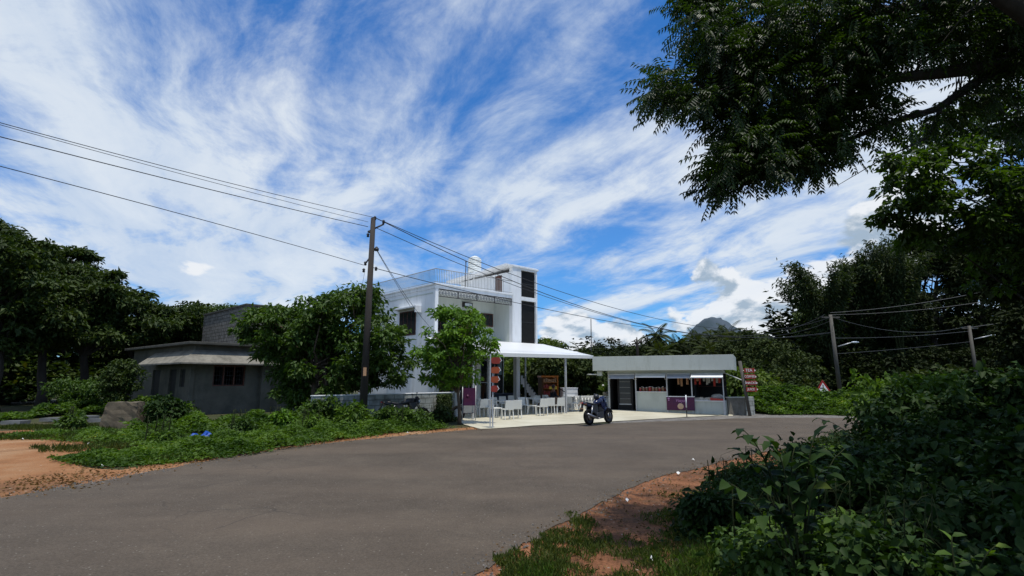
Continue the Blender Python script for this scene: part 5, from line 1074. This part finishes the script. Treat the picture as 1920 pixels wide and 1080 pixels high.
# left verge weeds
mass('weeds', None, None, [g3(150, 866, .10), g3(230, 864, .22), g3(330, 857, .32), g3(430, 845, .38), g3(540, 829, .38), g3(640, 816, .38), g3(720, 807, .32), g3(800, 801, .25)], .3, 46000, .085, 'weed', 303, width=1.15, lw=.6)
mass('weeds', None, None, [g3(270, 812, .45), g3(340, 806, .55), g3(440, 806, .55), g3(560, 802, .6), g3(650, 800, .45), g3(735, 799, .28), g3(800, 799, .22)], .5, 36000, .12, 'weed', 304, width=1.9, lw=.6)
mass('weeds', None, None, [g3(-20, 792, .2), g3(60, 783, .5), g3(140, 775, .7), g3(220, 772, .8), g3(290, 775, .9), g3(340, 785, .6)], .6, 26000, .17, 'weed', 305, width=2.6, lw=.6)
mass('weeds', None, None, [g3(60, 818, .12), g3(130, 816, .2), g3(200, 822, .28), g3(260, 830, .25), g3(300, 826, .25)], .2, 12000, .08, 'weed', 306, width=1.1, lw=.6)
mass('weeds', None, None, [g3(300, 845, .14), g3(400, 838, .3), g3(520, 824, .35), g3(620, 812, .35)], .3, 30000, .09, 'weed', 307, width=1.6, lw=.6)
def shrub(name, label, base, ells, ncl, per, rc, leaf, lm, seed, cat='shrub', lw=.55, six=False, group=None, tr=.02, stems=4): return tree(name, label, base, ells, tr, ncl, per, rc, leaf, lm, seed, cat, group, 'stem', lw, .8, six, 6, None, .1, stems)
for i, (px, py, Y, rx, ry, lab, lm) in enumerate(((308, 768, 20.5, 28, 22, 'pale leaved shrub between the mossy block and the old house', 'bush'), (225, 712, 27, 42, 36, 'broad leaved shrub in front of the left end of the old house', 'left'), (668, 783, 20.2, 36, 24, 'leafy shrub at the foot of the dark utility pole', 'weed'), (600, 772, 21.2, 42, 28, 'dark shrub under the big spreading tree', 'a'), (824, 782, 22.8, 26, 15, 'dark creeper shrub over the right end of the block wall', 'left'), (150, 735, 29, 60, 30, 'low green shrub behind the pale stone slabs', 'a'))):
    b = at(px, 790, Y); shrub('shrub', lab, (b.x, Y, 0), [PX(px, py, Y, rx, ry, rx * Y / F * .8)], 60, 50, .28, .15, lm, 320 + i)
for i, (px, py, sz, lm, lab) in enumerate(((300, 838, .30, 'weed', 'low tuft of weeds at the left tip of the roadside strip'), (455, 815, .42, 'a', 'leafy weed clump above the blue tarpaulin'), (520, 806, .5, 'b', 'bright weed clump below the old house pillar'), (575, 815, .42, 'weed', 'weed clump at the road edge below the big tree'), (660, 800, .5, 'b', 'bright weed clump left of the dark pole foot'), (722, 801, .55, 'a', 'dark weed clump before the rear of the black motorcycle'), (752, 802, .55, 'weed', 'tall weed clump before the middle of the black motorcycle'), (784, 802, .48, 'a', 'weed clump before the front wheel of the black motorcycle'), (130, 805, .4, 'a', 'weed tuft between the stone slabs and the dirt yard'), (350, 798, .45, 'left', 'dark weed clump right of the mossy block'))):
    x, y = gp(px, py); shrub('weed_clump', lab, (x, y, 0), [(x, y, sz * .6, sz * 1.1, sz * .8, sz * .6), (x + .3 * sz, y, sz, sz * .5, sz * .5, sz * .35)], 26, 46, .16, .10 + .02 * (i % 3), lm, 350 + i, cat='weeds', lw=.45)
def climber():
    # vines hanging over the block wall
    r = rs(71); n = 1500; a = np.array([-3.55, 25.25]); b = np.array([-2.95, 25.9]); t = r.random((n, 1)); P = a * (1 - t) + b * t; off = np.array([.74, -.67]) * .16; z = r.random(n) ** .8 * 1.1; C = np.column_stack([P[:, 0] + off[0], P[:, 1] + off[1], z])
    o = leaves('wall_creeper', C, r.normal(size=(n, 3)) * .4 + np.array([.1, -.2, -1]), r.normal(size=(n, 3)) * .3 + np.array([.7, -.7, .1]), np.full(n, .14), np.full(n, .07), LM['left']); tag(o, 'dark creeper hanging down the right part of the block wall', 'creeper')
climber()
# trees and shrubs behind the canopy and kiosk
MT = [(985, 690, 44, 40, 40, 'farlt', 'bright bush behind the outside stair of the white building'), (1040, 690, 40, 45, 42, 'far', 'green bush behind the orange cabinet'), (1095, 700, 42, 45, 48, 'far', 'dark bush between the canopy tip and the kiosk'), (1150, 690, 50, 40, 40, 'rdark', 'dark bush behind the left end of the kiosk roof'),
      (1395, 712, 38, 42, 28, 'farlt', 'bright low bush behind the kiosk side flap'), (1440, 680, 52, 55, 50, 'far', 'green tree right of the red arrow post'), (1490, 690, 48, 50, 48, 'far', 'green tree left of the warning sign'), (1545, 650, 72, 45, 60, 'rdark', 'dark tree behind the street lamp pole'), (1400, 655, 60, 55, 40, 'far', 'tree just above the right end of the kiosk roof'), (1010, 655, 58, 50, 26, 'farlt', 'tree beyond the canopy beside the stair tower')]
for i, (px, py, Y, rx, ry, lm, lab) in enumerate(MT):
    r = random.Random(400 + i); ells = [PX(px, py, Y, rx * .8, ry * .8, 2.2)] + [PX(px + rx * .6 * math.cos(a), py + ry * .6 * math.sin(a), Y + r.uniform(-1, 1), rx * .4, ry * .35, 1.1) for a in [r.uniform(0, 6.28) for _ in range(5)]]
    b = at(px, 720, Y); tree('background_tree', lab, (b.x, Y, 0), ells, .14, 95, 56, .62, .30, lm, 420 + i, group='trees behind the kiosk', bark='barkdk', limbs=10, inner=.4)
mass('undergrowth', None, None, [(-1, 47, 3.2), (5, 47, 3.6), (12, 46, 3.4), (18, 44, 3.0), (24, 44, 2.4)], 3, 22000, .32, 'far', 310, width=3)
mass('undergrowth', None, None, [(0, 70, 6), (14, 70, 6.5), (28, 66, 6.5), (42, 62, 6)], 6, 18000, .6, 'rdark', 311, width=5)
mass('weeds', None, None, [(12.4, 29.6, 1.0), (15, 30.2, 1.35), (18, 31, 1.4), (21, 31.5, 1.3), (24, 31, 1.2)], 1.2, 34000, .17, 'weed', 312, width=2.6, lw=.6)
mass('weeds', None, None, [(13.0, 28.2, .25), (15.5, 28.0, .35), (17.5, 27.2, .5), (20, 26.6, .7)], .4, 12000, .12, 'weed', 313, width=1.0, lw=.6)
# distant wooded line with palms
def far_trees():
    protos = []
    for v in range(3):
        r = random.Random(500 + v); ells = [(0, 0, 5.2, 3.0, 3.0, 2.4)] + [(2.4 * math.cos(a), 2.4 * math.sin(a), 5 + r.uniform(-1.6, 1.8), 1.6, 1.6, 1.1) for a in [r.uniform(0, 6.28) for _ in range(7)]]
        protos.append(tree('distant_tree', 'broad leafy tree in the distant wooded line beyond the kiosk', (0, 0, 0), ells, .3, 110, 80, .70, .30, 'far' if v else 'rdark', 510 + v, group='distant wooded line', bark='barkdk', limbs=8, inner=.35))
    r = random.Random(7); k = 0
    spots = [(985, 650, 85), (1120, 652, 75), (1105, 655, 95), (1140, 633, 80), (1165, 648, 78), (1190, 654, 100), (1222, 632, 84), (1250, 640, 90), (1275, 633, 100), (1300, 628, 120), (1325, 640, 90), (1355, 634, 110), (1390, 618, 95), (1415, 616, 100), (1450, 622, 120), (1480, 618, 110), (1510, 612, 100), (1240, 668, 70), (1290, 668, 70), (1340, 668, 70), (1380, 660, 72), (1190, 672, 65), (1150, 668, 68), (1435, 640, 80), (1470, 645, 78), (1020, 652, 90), (1060, 655, 84), (930, 660, 90)]
    for px, py, Y in spots:
        o = protos[k] if k < 3 else copy_tree(protos[k % 3]); k += 1; q = at(px, py - 9, Y); s = q.z / 8.4; o.location = (q.x, Y, 0); o.scale = (max(s, .8) * r.uniform(1.1, 1.4),) * 2 + (s,); o.rotation_euler = (0, 0, r.uniform(0, 6.28))
far_trees()
def palm_tree():
    r = rs(600); root = thing('palm_tree', 'coconut palm showing its fronds in the tree line above the kiosk roof', 'palm tree', (0, 0, 0), 0, 'coconut palms above the kiosk'); m = MB(); m.tube([(0, 0, 0), (.15, 0, 3), (.1, .1, 6), (0, .1, 8)], [.22, .16, .13, .12], 8); m.build('trunk', M['bark'], root)
    C = []; A = []; Nn = []; L = []; W_ = []; mb = MB()
    for k in range(24):
        az = k * 2.4 + r.random() * .3; el = math.radians(75 - 120 * (k / 24)); ln = 2.9 * (.85 + .3 * r.random()); p = Vector((0, .1, 8)); d = Vector((math.cos(az) * math.cos(el), math.sin(az) * math.cos(el), math.sin(el))); pts = [p.copy()]; ns = 14
        for i in range(ns): d = (d + Vector((0, 0, -.105))).normalized(); p = p + d * ln / ns; pts.append(p.copy())
        mb.tube(pts, [.03 - .0018 * i for i in range(ns + 1)], 4)
        for i in range(1, ns + 1):
            t = (pts[i] - pts[i - 1]).normalized(); side = t.cross(Vector((0, 0, 1))); side = side.normalized() if side.length > 1e-3 else Vector((1, 0, 0)); sz = .75 * math.sin(math.pi * (.12 + .8 * i / ns)) ** .6
            for s in (-1, 1):
                for f in (0, .5): b = pts[i - 1].lerp(pts[i], f); a = side * s + t * .5 + Vector((0, 0, -.45)); C.append(b); A.append(a); Nn.append(Vector((0, 0, 1)) + side * s * .3); L.append(sz); W_.append(.075)
    leaves('frond_leaflets', np.array(C, float), np.array(A, float), np.array(Nn, float), np.array(L), np.array(W_), LM['palm'], root, fold=.1); mb.build('frond_ribs', M['stem'], root); return root
P0 = palm_tree()
PL = ['palm rising highest left of the hill above the kiosk', 'palm standing just below the left foot of the hill', 'palm in front of the middle of the hill', 'lower palm between the highest palm and the hill', 'palm above the right end of the kiosk roof', 'small palm seen between the canopy tip and the kiosk', 'low palm just over the middle of the kiosk roof', 'palm at the right foot of the hill', 'lowest palm over the kiosk roof below the hill']
for i, (px, py, Y) in enumerate(((1232, 618, 80), (1305, 628, 74), (1338, 624, 78), (1270, 636, 70), (1370, 634, 72), (1090, 650, 90), (1240, 650, 62), (1362, 616, 100), (1325, 648, 62))):
    o = P0 if i == 0 else copy_tree(P0); q = at(px, py, Y); s = q.z / 9.0; o.location = (q.x, Y, 0); o.scale = (max(s, .9), max(s, .9), s); o.rotation_euler = (0, 0, i * 1.3); o['label'] = PL[i]
def dead_tree():
    q = at(1195, 655, 66); b = MB(); z = lambda py: at(1195, py, 66).z; x = lambda px: at(px, 650, 66).x - q.x
    root = thing('dead_tree', 'bare dead tree with three stubs above the kiosk roof', 'tree', (q.x, 66, 0)); b.tube([(0, 0, 0), (0, 0, z(645)), (x(1194.5), 0, z(632))], [.3, .16, .05], 6); b.tube([(0, 0, z(646)), (x(1189), 0, z(638))], [.14, .06], 6); b.tube([(0, 0, z(645)), (x(1204), .3, z(640)), (x(1205), .3, z(637))], [.13, .1, .05], 6); b.build('trunk', M['barkdk'], root)
dead_tree()
# right hand mass of dark trees
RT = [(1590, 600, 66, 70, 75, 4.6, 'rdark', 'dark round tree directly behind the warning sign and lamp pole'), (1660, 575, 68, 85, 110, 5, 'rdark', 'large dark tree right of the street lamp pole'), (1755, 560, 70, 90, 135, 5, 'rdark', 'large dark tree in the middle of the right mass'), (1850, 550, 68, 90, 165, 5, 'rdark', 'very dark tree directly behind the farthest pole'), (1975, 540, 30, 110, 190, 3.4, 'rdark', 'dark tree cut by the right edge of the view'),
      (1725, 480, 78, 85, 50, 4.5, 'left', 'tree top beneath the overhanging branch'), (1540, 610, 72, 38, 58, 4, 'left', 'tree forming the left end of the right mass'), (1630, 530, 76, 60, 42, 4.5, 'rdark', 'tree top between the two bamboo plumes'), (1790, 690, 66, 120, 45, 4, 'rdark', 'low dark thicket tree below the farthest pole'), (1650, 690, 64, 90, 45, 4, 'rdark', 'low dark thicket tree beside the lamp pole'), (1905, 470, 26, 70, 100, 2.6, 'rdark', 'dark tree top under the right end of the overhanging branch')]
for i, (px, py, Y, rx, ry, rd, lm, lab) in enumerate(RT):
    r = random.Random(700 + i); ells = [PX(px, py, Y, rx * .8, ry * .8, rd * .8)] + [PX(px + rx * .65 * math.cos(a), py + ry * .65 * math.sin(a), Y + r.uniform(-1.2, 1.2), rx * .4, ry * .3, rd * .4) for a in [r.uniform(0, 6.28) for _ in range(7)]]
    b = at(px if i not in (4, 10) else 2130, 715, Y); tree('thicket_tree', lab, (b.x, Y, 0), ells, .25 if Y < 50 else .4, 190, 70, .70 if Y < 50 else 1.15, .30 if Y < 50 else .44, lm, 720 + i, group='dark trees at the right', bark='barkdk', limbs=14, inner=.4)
def bamboo(i, px, py, Y, lab, n=16, ln=6.0, lean=0):
    r = rs(800 + i); q = at(px, py, Y); root = thing('bamboo_clump', lab, 'bamboo', (q.x, Y, 0), 0, 'feathery bamboo above the dark trees'); mb = MB(); C = []; A = []
    for k in range(n):
        az = r.random() * 6.28; out = .8 + r.random() * 3.2; H_ = q.z * (.80 + .24 * r.random()); pts = []; K = 16
        for j in range(K + 1):
            t = j / K; rad = out * t ** 2.4; z = H_ * (t - .10 * out * t ** 4 * .5); pts.append(Vector((math.cos(az) * rad + lean * t ** 2 + .2 * math.cos(k), math.sin(az) * rad + .2 * math.sin(k), z)))
        mb.tube(pts, [.05 * (1 - .9 * j / K) + .004 for j in range(K + 1)], 5)
        for j in range(8, K + 1):
            for s in range(70):
                f = r.random(); p = pts[j - 1].lerp(pts[j], f) + Vector(r.normal(size=3)) * .34; C.append(p); A.append(Vector((math.cos(az), math.sin(az), 0)) * .7 + Vector(r.normal(size=3)) * .7 + Vector((0, 0, -.6)))
    C = np.array(C, float); A = np.array(A, float); n_ = len(C); leaves('foliage', C, A, r.normal(size=(n_, 3)) * .5 + np.array([0, 0, 1]), np.full(n_, .48) * (.6 + .8 * r.random(n_)), np.full(n_, .15), LM['bamboo'], root); mb.build('culms', M['stem'], root)
bamboo(0, 1545, 470, 62, 'feathery bamboo plume leaning left above the street lamp pole', 18, lean=-2.2); bamboo(1, 1660, 415, 62, 'tallest feathery bamboo plume below the overhanging branch', 26); bamboo(2, 1600, 455, 64, 'middle feathery bamboo plume between its taller neighbours', 18)
mass('undergrowth', None, None, [(30, 64, 4.5), (40, 66, 4.8), (50, 66, 5), (60, 64, 5), (66, 56, 5)], 3, 22000, .5, 'rdark', 314, width=3.5)
mass('undergrowth', None, None, [(42, 88, 14), (56, 88, 16), (72, 86, 17), (90, 80, 18)], 8, 24000, 1.0, 'rdark', 315, width=4.5)

# ------------------------------------------------------------------ foreground shrubs on the right
FS = [  # x, y, radius, height, leaf, label
    (3.0, 5.5, .6, .5, .075, 'weed', 'low bright shrub nearest the grass in the foreground'),
    (3.85, 6.7, .85, .8, .085, 'bush', 'dark shrub at the left edge of the foreground thicket'),
    (2.5, 6.5, .55, .58, .075, 'bush', 'low dark shrub spilling onto the dirt verge'),
    (3.3, 7.9, .7, .50, .08, 'bush', 'dark shrub under the arching sapling'),
    (2.35, 5.1, .5, .42, .07, 'a', 'small green shrub among the nearest grass'),
    (3.2, 4.5, .8, .62, .085, 'bush', 'shrub at the bottom edge of the foreground thicket'),
    (4.4, 5.2, .95, .90, .10, 'bush', 'broad leaved shrub at the bottom right of the view'),
    (4.7, 7.3, 1.1, .95, .09, 'bush', 'dark shrub in the middle of the foreground thicket'),
    (5.6, 6.2, 1.1, 1.15, .11, 'bush', 'tall dark shrub at the lower right edge'),
    (6.4, 7.6, 1.2, 1.35, .10, 'bush', 'dark leafy shrub under the overhanging branch'),
    (5.9, 9.2, 1.1, .70, .09, 'weed', 'sunlit yellow green shrub behind the seedling'),
    (7.6, 9.8, 1.3, 1.65, .11, 'bush', 'rounded shrub in the upper part of the thicket'),
    (9.6, 12.6, 1.7, 1.95, .14, 'weed', 'tallest roadside shrub catching the light'),
    (11.6, 14.0, 1.8, 2.0, .14, 'bush', 'dense shrub below the farthest pole'),
    (8.4, 11.2, 1.3, 1.35, .12, 'bush', 'shrub overhanging the far verge of the road'),
    (9.8, 9.8, 1.7, 2.0, .13, 'bush', 'big dark shrub near the right edge of the view'),
    (8.0, 7.4, 1.5, 1.7, .12, 'bush', 'dark shrub cut by the right edge of the view'),
    (12.4, 17.2, 1.7, 1.7, .16, 'weed', 'farthest shrub of the roadside thicket'),
    (14.8, 19.0, 2.2, 2.0, .17, 'bush', 'farthest dark shrub at the bend of the road'),
    (13.4, 12.0, 2.4, 2.4, .16, 'bush', 'dark shrub mass beyond the right edge thicket'),
    (17.5, 22.5, 2.6, 2.3, .2, 'far', 'green shrub beyond the bend under the dark trees')]
for i, (x, y, rad, h, lf, lm, lab) in enumerate(FS):
    near = y < 11; r = random.Random(900 + i); ells = [(x, y, h * .42, rad, rad, h * .5)]
    for k in range(5): a = r.uniform(0, 6.28); ells.append((x + rad * .6 * math.cos(a), y + rad * .6 * math.sin(a), h * r.uniform(.5, .82), rad * .42, rad * .42, h * .22))
    nl = int(70 * rad * (1.2 if near else 1)); shrub('roadside_shrub', lab, (x, y, 0), ells, nl, 62 if near else 56, .20 if near else .30, lf, lm, 920 + i, six=near, group='foreground thicket shrubs', lw=.58, tr=.009, stems=4)
mass('ground_creepers', None, None, [(3.5, 5.0, .3), (4.6, 7.0, .45), (6.2, 9.0, .4), (7.2, 10.6, .45), (9.5, 13.3, .6), (12, 16, .7)], .4, 36000, .075, 'bush', 316, width=2.2, lw=.62)
mass('ground_creepers', None, None, [(4.2, 3.6, .4), (6.5, 5.5, .6), (9, 8, .8), (12, 11, .9)], .5, 22000, .10, 'bush', 317, width=2.6, lw=.62)
def seedling(name, label, base, stalks, leaf, lm, seed):
    r = rs(seed); root = thing(name, label, 'plant', base); mb = MB(); C = []; A = []; Nn = []; L = []
    for (dx, dy, h, bx, by, n) in stalks:
        pts = []
        for j in range(9): t = j / 8; pts.append(Vector((dx * t + bx * t * t * t, dy * t + by * t ** 3, h * (t - .18 * t ** 4))))
        mb.tube(pts, [.010 * (1 - .75 * j / 8) + .001 for j in range(9)], 6)
        for k in range(n):
            t = .35 + .65 * k / (n - 1); j = min(7, int(t * 8)); p = pts[j].lerp(pts[j + 1], t * 8 - j); s = 1 if k % 2 else -1; d = (pts[j + 1] - pts[j]).normalized(); sd = d.cross(Vector((0, 0, 1))) + Vector(r.normal(size=3)) * .2
            C.append(p); A.append(sd * s + d * .6 + Vector((0, 0, -.35))); Nn.append(Vector((0, -.2, 1)) + Vector(r.normal(size=3)) * .25); L.append(leaf * (1.05 - .5 * abs(t - .6)) * (.85 + .3 * r.random()))
    L = np.array(L); leaves('foliage', np.array(C, float), np.array(A, float), np.array(Nn, float), L, L * .52, LM[lm], root, fold=.18, droop=.22, six=True); mb.build('stems', M['stem'], root)
sb_ = at(1440, 900, 7.2)
seedling('sapling', 'broad leaved sapling arching above the road in the foreground', (2.35, 4.7, 0), [(-.32, .0, 1.40, -.10, 0, 14), (.32, .05, 1.42, .16, 0, 13), (-.02, .1, 1.42, .10, 0, 13), (-.20, .1, 1.62, -.16, 0, 17), (-.05, .0, 1.50, -.10, .0, 15), (-.45, -.1, 1.12, -.14, 0, 11), (.22, .1, 1.55, .05, 0, 13), (.1, -.1, 1.25, .10, 0, 12), (-.15, .1, 1.35, -.2, 0, 14), (.0, .1, 1.30, .12, 0, 12)], .175, 'bush', 61)
seedling('sapling', 'young plant with large leaves leaning over the far road verge', (5.9, 9.0, 0), [(-.3, .2, 1.35, -.5, 0, 12), (.2, 0, 1.3, -.3, 0, 12), (-.1, .1, 1.1, -.7, 0, 12), (.4, .1, 1.4, .2, 0, 10)], .19, 'bush', 62)
seedling('sapling', 'pale young leaves standing up at the bottom right of the view', (3.1, 4.0, 0), [(0, .1, .78, .05, 0, 8), (.25, .1, .70, .1, 0, 8), (-.25, .15, .66, -.05, 0, 8)], .12, 'weed', 63)
# grass on the near verge and patches
def grass(name, polys, n, h, seed, lm='grass'):
    r = rs(seed); out = []
    for (px, py, rx, ry, w) in polys:
        k = int(n * w); a = r.random(k) * 6.283; q = r.random(k) ** .62 * (1 + .25 * np.sin(a * 3 + px * 9) + .18 * np.sin(a * 7 + py * 5)); X = px + rx * q * np.cos(a); Y = py + ry * q * np.sin(a); out.append(np.column_stack([X, Y]))
    P = np.concatenate(out); m = np.sin(P[:, 0] * 9) * np.cos(P[:, 1] * 7.3) + r.normal(size=len(P)) * .6 > -.5; P = P[m]; k = len(P); C = np.column_stack([P, np.full(k, .006)])
    A = np.column_stack([r.normal(size=k) * .5, r.normal(size=k) * .5, np.ones(k)]); L = h * (.4 + r.random(k)); o = leaves(name, C, A, r.normal(size=(k, 3)) * np.array([1, 1, .1]), L, np.full(k, .007) + L * .04, LM[lm], fold=.1, droop=.35); return tag(o, kind='stuff')
gpts = [(.12, 5.35, .28, .5, .16), (.42, 6.15, .18, .4, .08), (.85, 7.0, .16, .5, .05), (.35, 5.35, .35, .55, .16), (.15, 4.9, .3, .4, .10), (.75, 6.2, .28, .5, .10), (1.75, 5.5, .65, .8, .30), (1.3, 4.9, .6, .4, .18), (2.2, 6.7, .55, .9, .22), (1.2, 5.9, .3, .4, .05), (2.9, 8.0, .6, .9, .15), (4.4, 9.4, .8, 1.0, .12)]
grass('verge_grass', gpts, 17000, .055, 64); grass('verge_weeds', [(1.9, 5.4, .5, .6, .3), (2.4, 6.4, .4, .8, .3), (.25, 5.1, .25, .4, .15), (2.95, 7.8, .4, .8, .3)], 6000, .07, 65, 'weed')
grass('verge_grass', [(7.6, 13.0, .9, .6, .4), (9.2, 14.9, 1.0, .7, .4), (-7.5, 12.1, .5, .5, .12), (-9.5, 14.5, 2.5, 1.0, .5), (-13.5, 17, 3.0, 1.2, .6), (-17, 20, 3, 1, .4)], 14000, .12, 66)

LM['dry'] = leafmat('dry_leaf', (.060, .032, .014), (.20, .125, .055), .15, .8, .1)
def litter_leaves():
    r = rs(90); n = 3400; P = np.array([p for p in near_edge if 3 < p[1] < 17]); i = r.integers(0, len(P) - 1, n); f = r.random((n, 1)); q = P[i] * (1 - f) + P[i + 1] * f; off = (r.random(n) ** 1.2 * 2.0 - .15)[:, None]; q = q + np.array([.75, -.66]) * off + r.normal(size=(n, 2)) * .1
    C = np.column_stack([q, np.full(n, .012) + r.random(n) * .01]); A = r.normal(size=(n, 3)) * np.array([1, 1, .15]); L = .02 + .035 * r.random(n)
    tag(leaves('leaf_litter', C, A, r.normal(size=(n, 3)) * .4 + np.array([0, 0, 1]), L, L * .5, LM['dry'], fold=.3), kind='stuff')
    n = 2600; P = np.array([(p[0], p[1]) for p in far_edge if 7 < p[1] < 20]); i = r.integers(0, len(P) - 1, n); f = r.random((n, 1)); q = P[i] * (1 - f) + P[i + 1] * f + np.array([-.6, .5]) * (r.random((n, 1)) * 2.2 - .2) + r.normal(size=(n, 2)) * .3
    C = np.column_stack([q, np.full(n, .014)]); L = .03 + .05 * r.random(n); tag(leaves('leaf_litter', C, r.normal(size=(n, 3)) * np.array([1, 1, .15]), r.normal(size=(n, 3)) * .4 + np.array([0, 0, 1]), L, L * .5, LM['dry'], fold=.3), kind='stuff')
litter_leaves()

# ------------------------------------------------------------------ overhanging trees, top right
def neem():
    root = thing('overhanging_tree', 'dark neem like tree reaching over from the right with drooping leaflets', 'tree', (10.4, 7.6, 0)); r = rs(81); B = Vector((10.4, 7.6, 0)); Y = 6.2
    T = MB(); T.tube([(0, 0, -.1), (-.1, 0, 1.5), (-.3, -.2, 3.2), (-.8, -.4, 4.8)], [.34, .27, .24, .20], 12)
    def rel(px, py, y=Y): return at(px, py, y) - B
    limbs = [([Vector((-.8, -.4, 4.8)), rel(1960, 110, 6.6), rel(1776, 132, 6.4), rel(1673, 150), rel(1560, 165), rel(1440, 180), rel(1330, 205)], [.17, .12, .085, .06, .04, .025, .010]),
             ([Vector((-.5, -.3, 4.0)), rel(1950, 130, 6.9), rel(1840, 145, 6.6), rel(1762, 200, 6.4), rel(1678, 224), rel(1585, 266), rel(1540, 284), rel(1450, 330), rel(1390, 350)], [.14, .09, .065, .045, .032, .024, .018, .012, .006]),
             ([Vector((-.8, -.4, 4.8)), rel(1850, 20, 6.6), rel(1700, 10, 6.5), rel(1560, 40), rel(1420, 60), rel(1300, 50)], [.14, .09, .06, .04, .024, .010]),
             ([rel(1762, 200, 6.4), rel(1742, 260), rel(1650, 300), rel(1570, 345)], [.03, .014, .006, .003]),
             ([Vector((-.3, -.2, 3.2)), rel(1960, 60, 5.2), rel(1800, -60, 5.2), rel(1600, -100, 5.4)], [.14, .10, .07, .03])]
    for p, rd in limbs: T.tube([q + Vector(r.normal(size=3)) * .02 for q in p], rd, 8)
    # clusters
    E = [(1335, 80, 55, 50, 6.0, 4), (1275, 180, 45, 22, 6.0, 2.6), (1370, 175, 65, 42, 6.1, 5.5), (1440, 90, 75, 70, 6.2, 8), (1420, 245, 70, 34, 6.1, 6.5), (1395, 305, 55, 22, 6.0, 4.5), (1480, 295, 48, 20, 6.1, 3.4), (1530, 195, 75, 36, 6.3, 6), (1560, 90, 90, 65, 6.3, 9), (1690, 60, 95, 55, 6.4, 6), (1800, 40, 110, 55, 6.5, 6), (1890, 80, 60, 50, 6.5, 4.5), (1330, 0, 70, 22, 6.0, 3.6), (1500, -10, 120, 30, 6.2, 5), (1620, 165, 50, 20, 6.3, 2.2), (1640, 225, 46, 16, 6.3, 1.4), (1850, 175, 55, 20, 6.6, 1.6), (1900, 225, 35, 16, 6.6, 1), (1770, 215, 28, 12, 6.4, .6), (1245, 150, 18, 12, 5.9, .8), (1350, 345, 25, 10, 5.95, 1.2), (1560, 265, 40, 18, 6.3, 2)]
    tips = []
    for px, py, rx, ry, y, w in E:
        for _ in range(int(w * 8.5)):
            a = r.random() * 6.283; q = math.sqrt(r.random()); tips.append(rel(px + rx * q * math.cos(a), py + ry * q * math.sin(a), y + r.normal() * .35))
    for _ in range(300): tips.append(Vector((r.uniform(-6.2, 2.5), r.uniform(-5.8, 0), 6.3 + r.random() * 1.2)))  # extra overhead tips added to shade the thicket below
    tips = [t for t in tips if t.x + B.x > 1.45 + .0]
    allp = [q for p, _ in limbs for q in p]
    segs = [(p[i], p[i + 1], rd[i]) for p, rd in limbs for i in range(1, len(p) - 1)]
    C = []; A = []; Nn = []; L = []; tone = []; TW = MB()
    for t in tips:
        best = min(segs, key=lambda s: (t - (s[0] + s[1]) * .5).length); f = r.random(); a = best[0].lerp(best[1], f); far = (t - a).length
        if far < 2.2: mid = a.lerp(t, .5) + Vector((0, 0, .10 * far)); TW.tube([a, mid, t], [.010, .007, .003], 4, False)
        dr0 = (t - a); dr0 = dr0.normalized() if dr0.length > .01 else Vector((-1, 0, 0)); tn = r.random()
        for k in range(9):
            d = (dr0 * .5 + Vector(r.normal(size=3)) * .62 + Vector((0, 0, -.15))).normalized(); p = t + Vector(r.normal(size=3)) * .07; ln = .22 + .10 * r.random(); n = 6; st = ln / n; bend = Vector((0, 0, -.20))
            for j in range(n):
                d = (d + bend * .55).normalized(); p = p + d * st; side = d.cross(Vector((0, 0, 1))); side = side.normalized() if side.length > 1e-3 else Vector((1, 0, 0)); up = side.cross(d)
                for s in (-1, 1): C.append(p); A.append(side * s + d * .75 + Vector((0, 0, -.35))); Nn.append(up + side * s * .2); L.append(.074 * (1.1 - .06 * abs(j - 3))); tone.append(tn * .5 + r.random() * .5)
            C.append(p); A.append(d); Nn.append(up); L.append(.06); tone.append(r.random())
    # unseen upper crown: larger leaf sprays added above the frame to shade the thicket
    n2 = 11000; cx = r.uniform(-5.9, 5, 260); cy = r.uniform(-6.6, .2, 260); cz = 7.2 + 1.6 * r.random(260); ii = r.integers(0, 260, n2); o2 = r.normal(size=(n2, 3)) * np.array([.42, .42, .22])
    for q in range(n2):
        k = ii[q]; C.append((cx[k] + o2[q, 0], cy[k] + o2[q, 1], cz[k] + o2[q, 2])); A.append(tuple(r.normal(size=3) * np.array([1, 1, .4]))); Nn.append(tuple(r.normal(size=3) * .4 + np.array([0, 0, 1]))); L.append(.24); tone.append(r.random())
    L = np.array(L); leaves('crown', np.array(C, float), np.array(A, float), np.array(Nn, float), L, L * np.where(L > .2, .55, .30), LM['neem'], root, fold=.2, droop=.25, rnd=np.array(tone)); T.build('trunk', M['barkdk'], root); TW.build('twigs', M['barkdk'], root)
neem()
def second():
    b = at(1960, 700, 11)
    tree('overhanging_tree', 'lighter broad leaved tree hanging below the dark branch at the right', (19.0, 12.6, 0), [PX(1720, 330, 10.5, 60, 45, .8), PX(1700, 400, 10.5, 50, 35, .7), PX(1790, 300, 10.8, 70, 50, .9), PX(1860, 360, 10.5, 80, 60, 1.0), PX(1780, 420, 10.6, 60, 30, .8), PX(1850, 450, 10.8, 70, 40, .9), PX(1910, 300, 10.8, 50, 60, .9), PX(1750, 375, 10.5, 30, 25, .6), PX(1980, 420, 11, 100, 120, 1.4), PX(1810, 235, 11, 60, 35, .9), PX(1890, 215, 11, 60, 50, 1.0), PX(1700, 300, 10.6, 40, 26, .7), PX(1900, 400, 11, 70, 70, 1.2), PX(1885, 490, 11.5, 55, 50, 1.1), PX(1750, 440, 10.8, 45, 22, .7), PX(1730, 260, 10.8, 40, 22, .6)], .14, 330, 50, .24, .125, 'second', 91, bark='barkdk', six=False, limbs=34, lw=.5, flat=.6, trunk_top=4.6)
second()
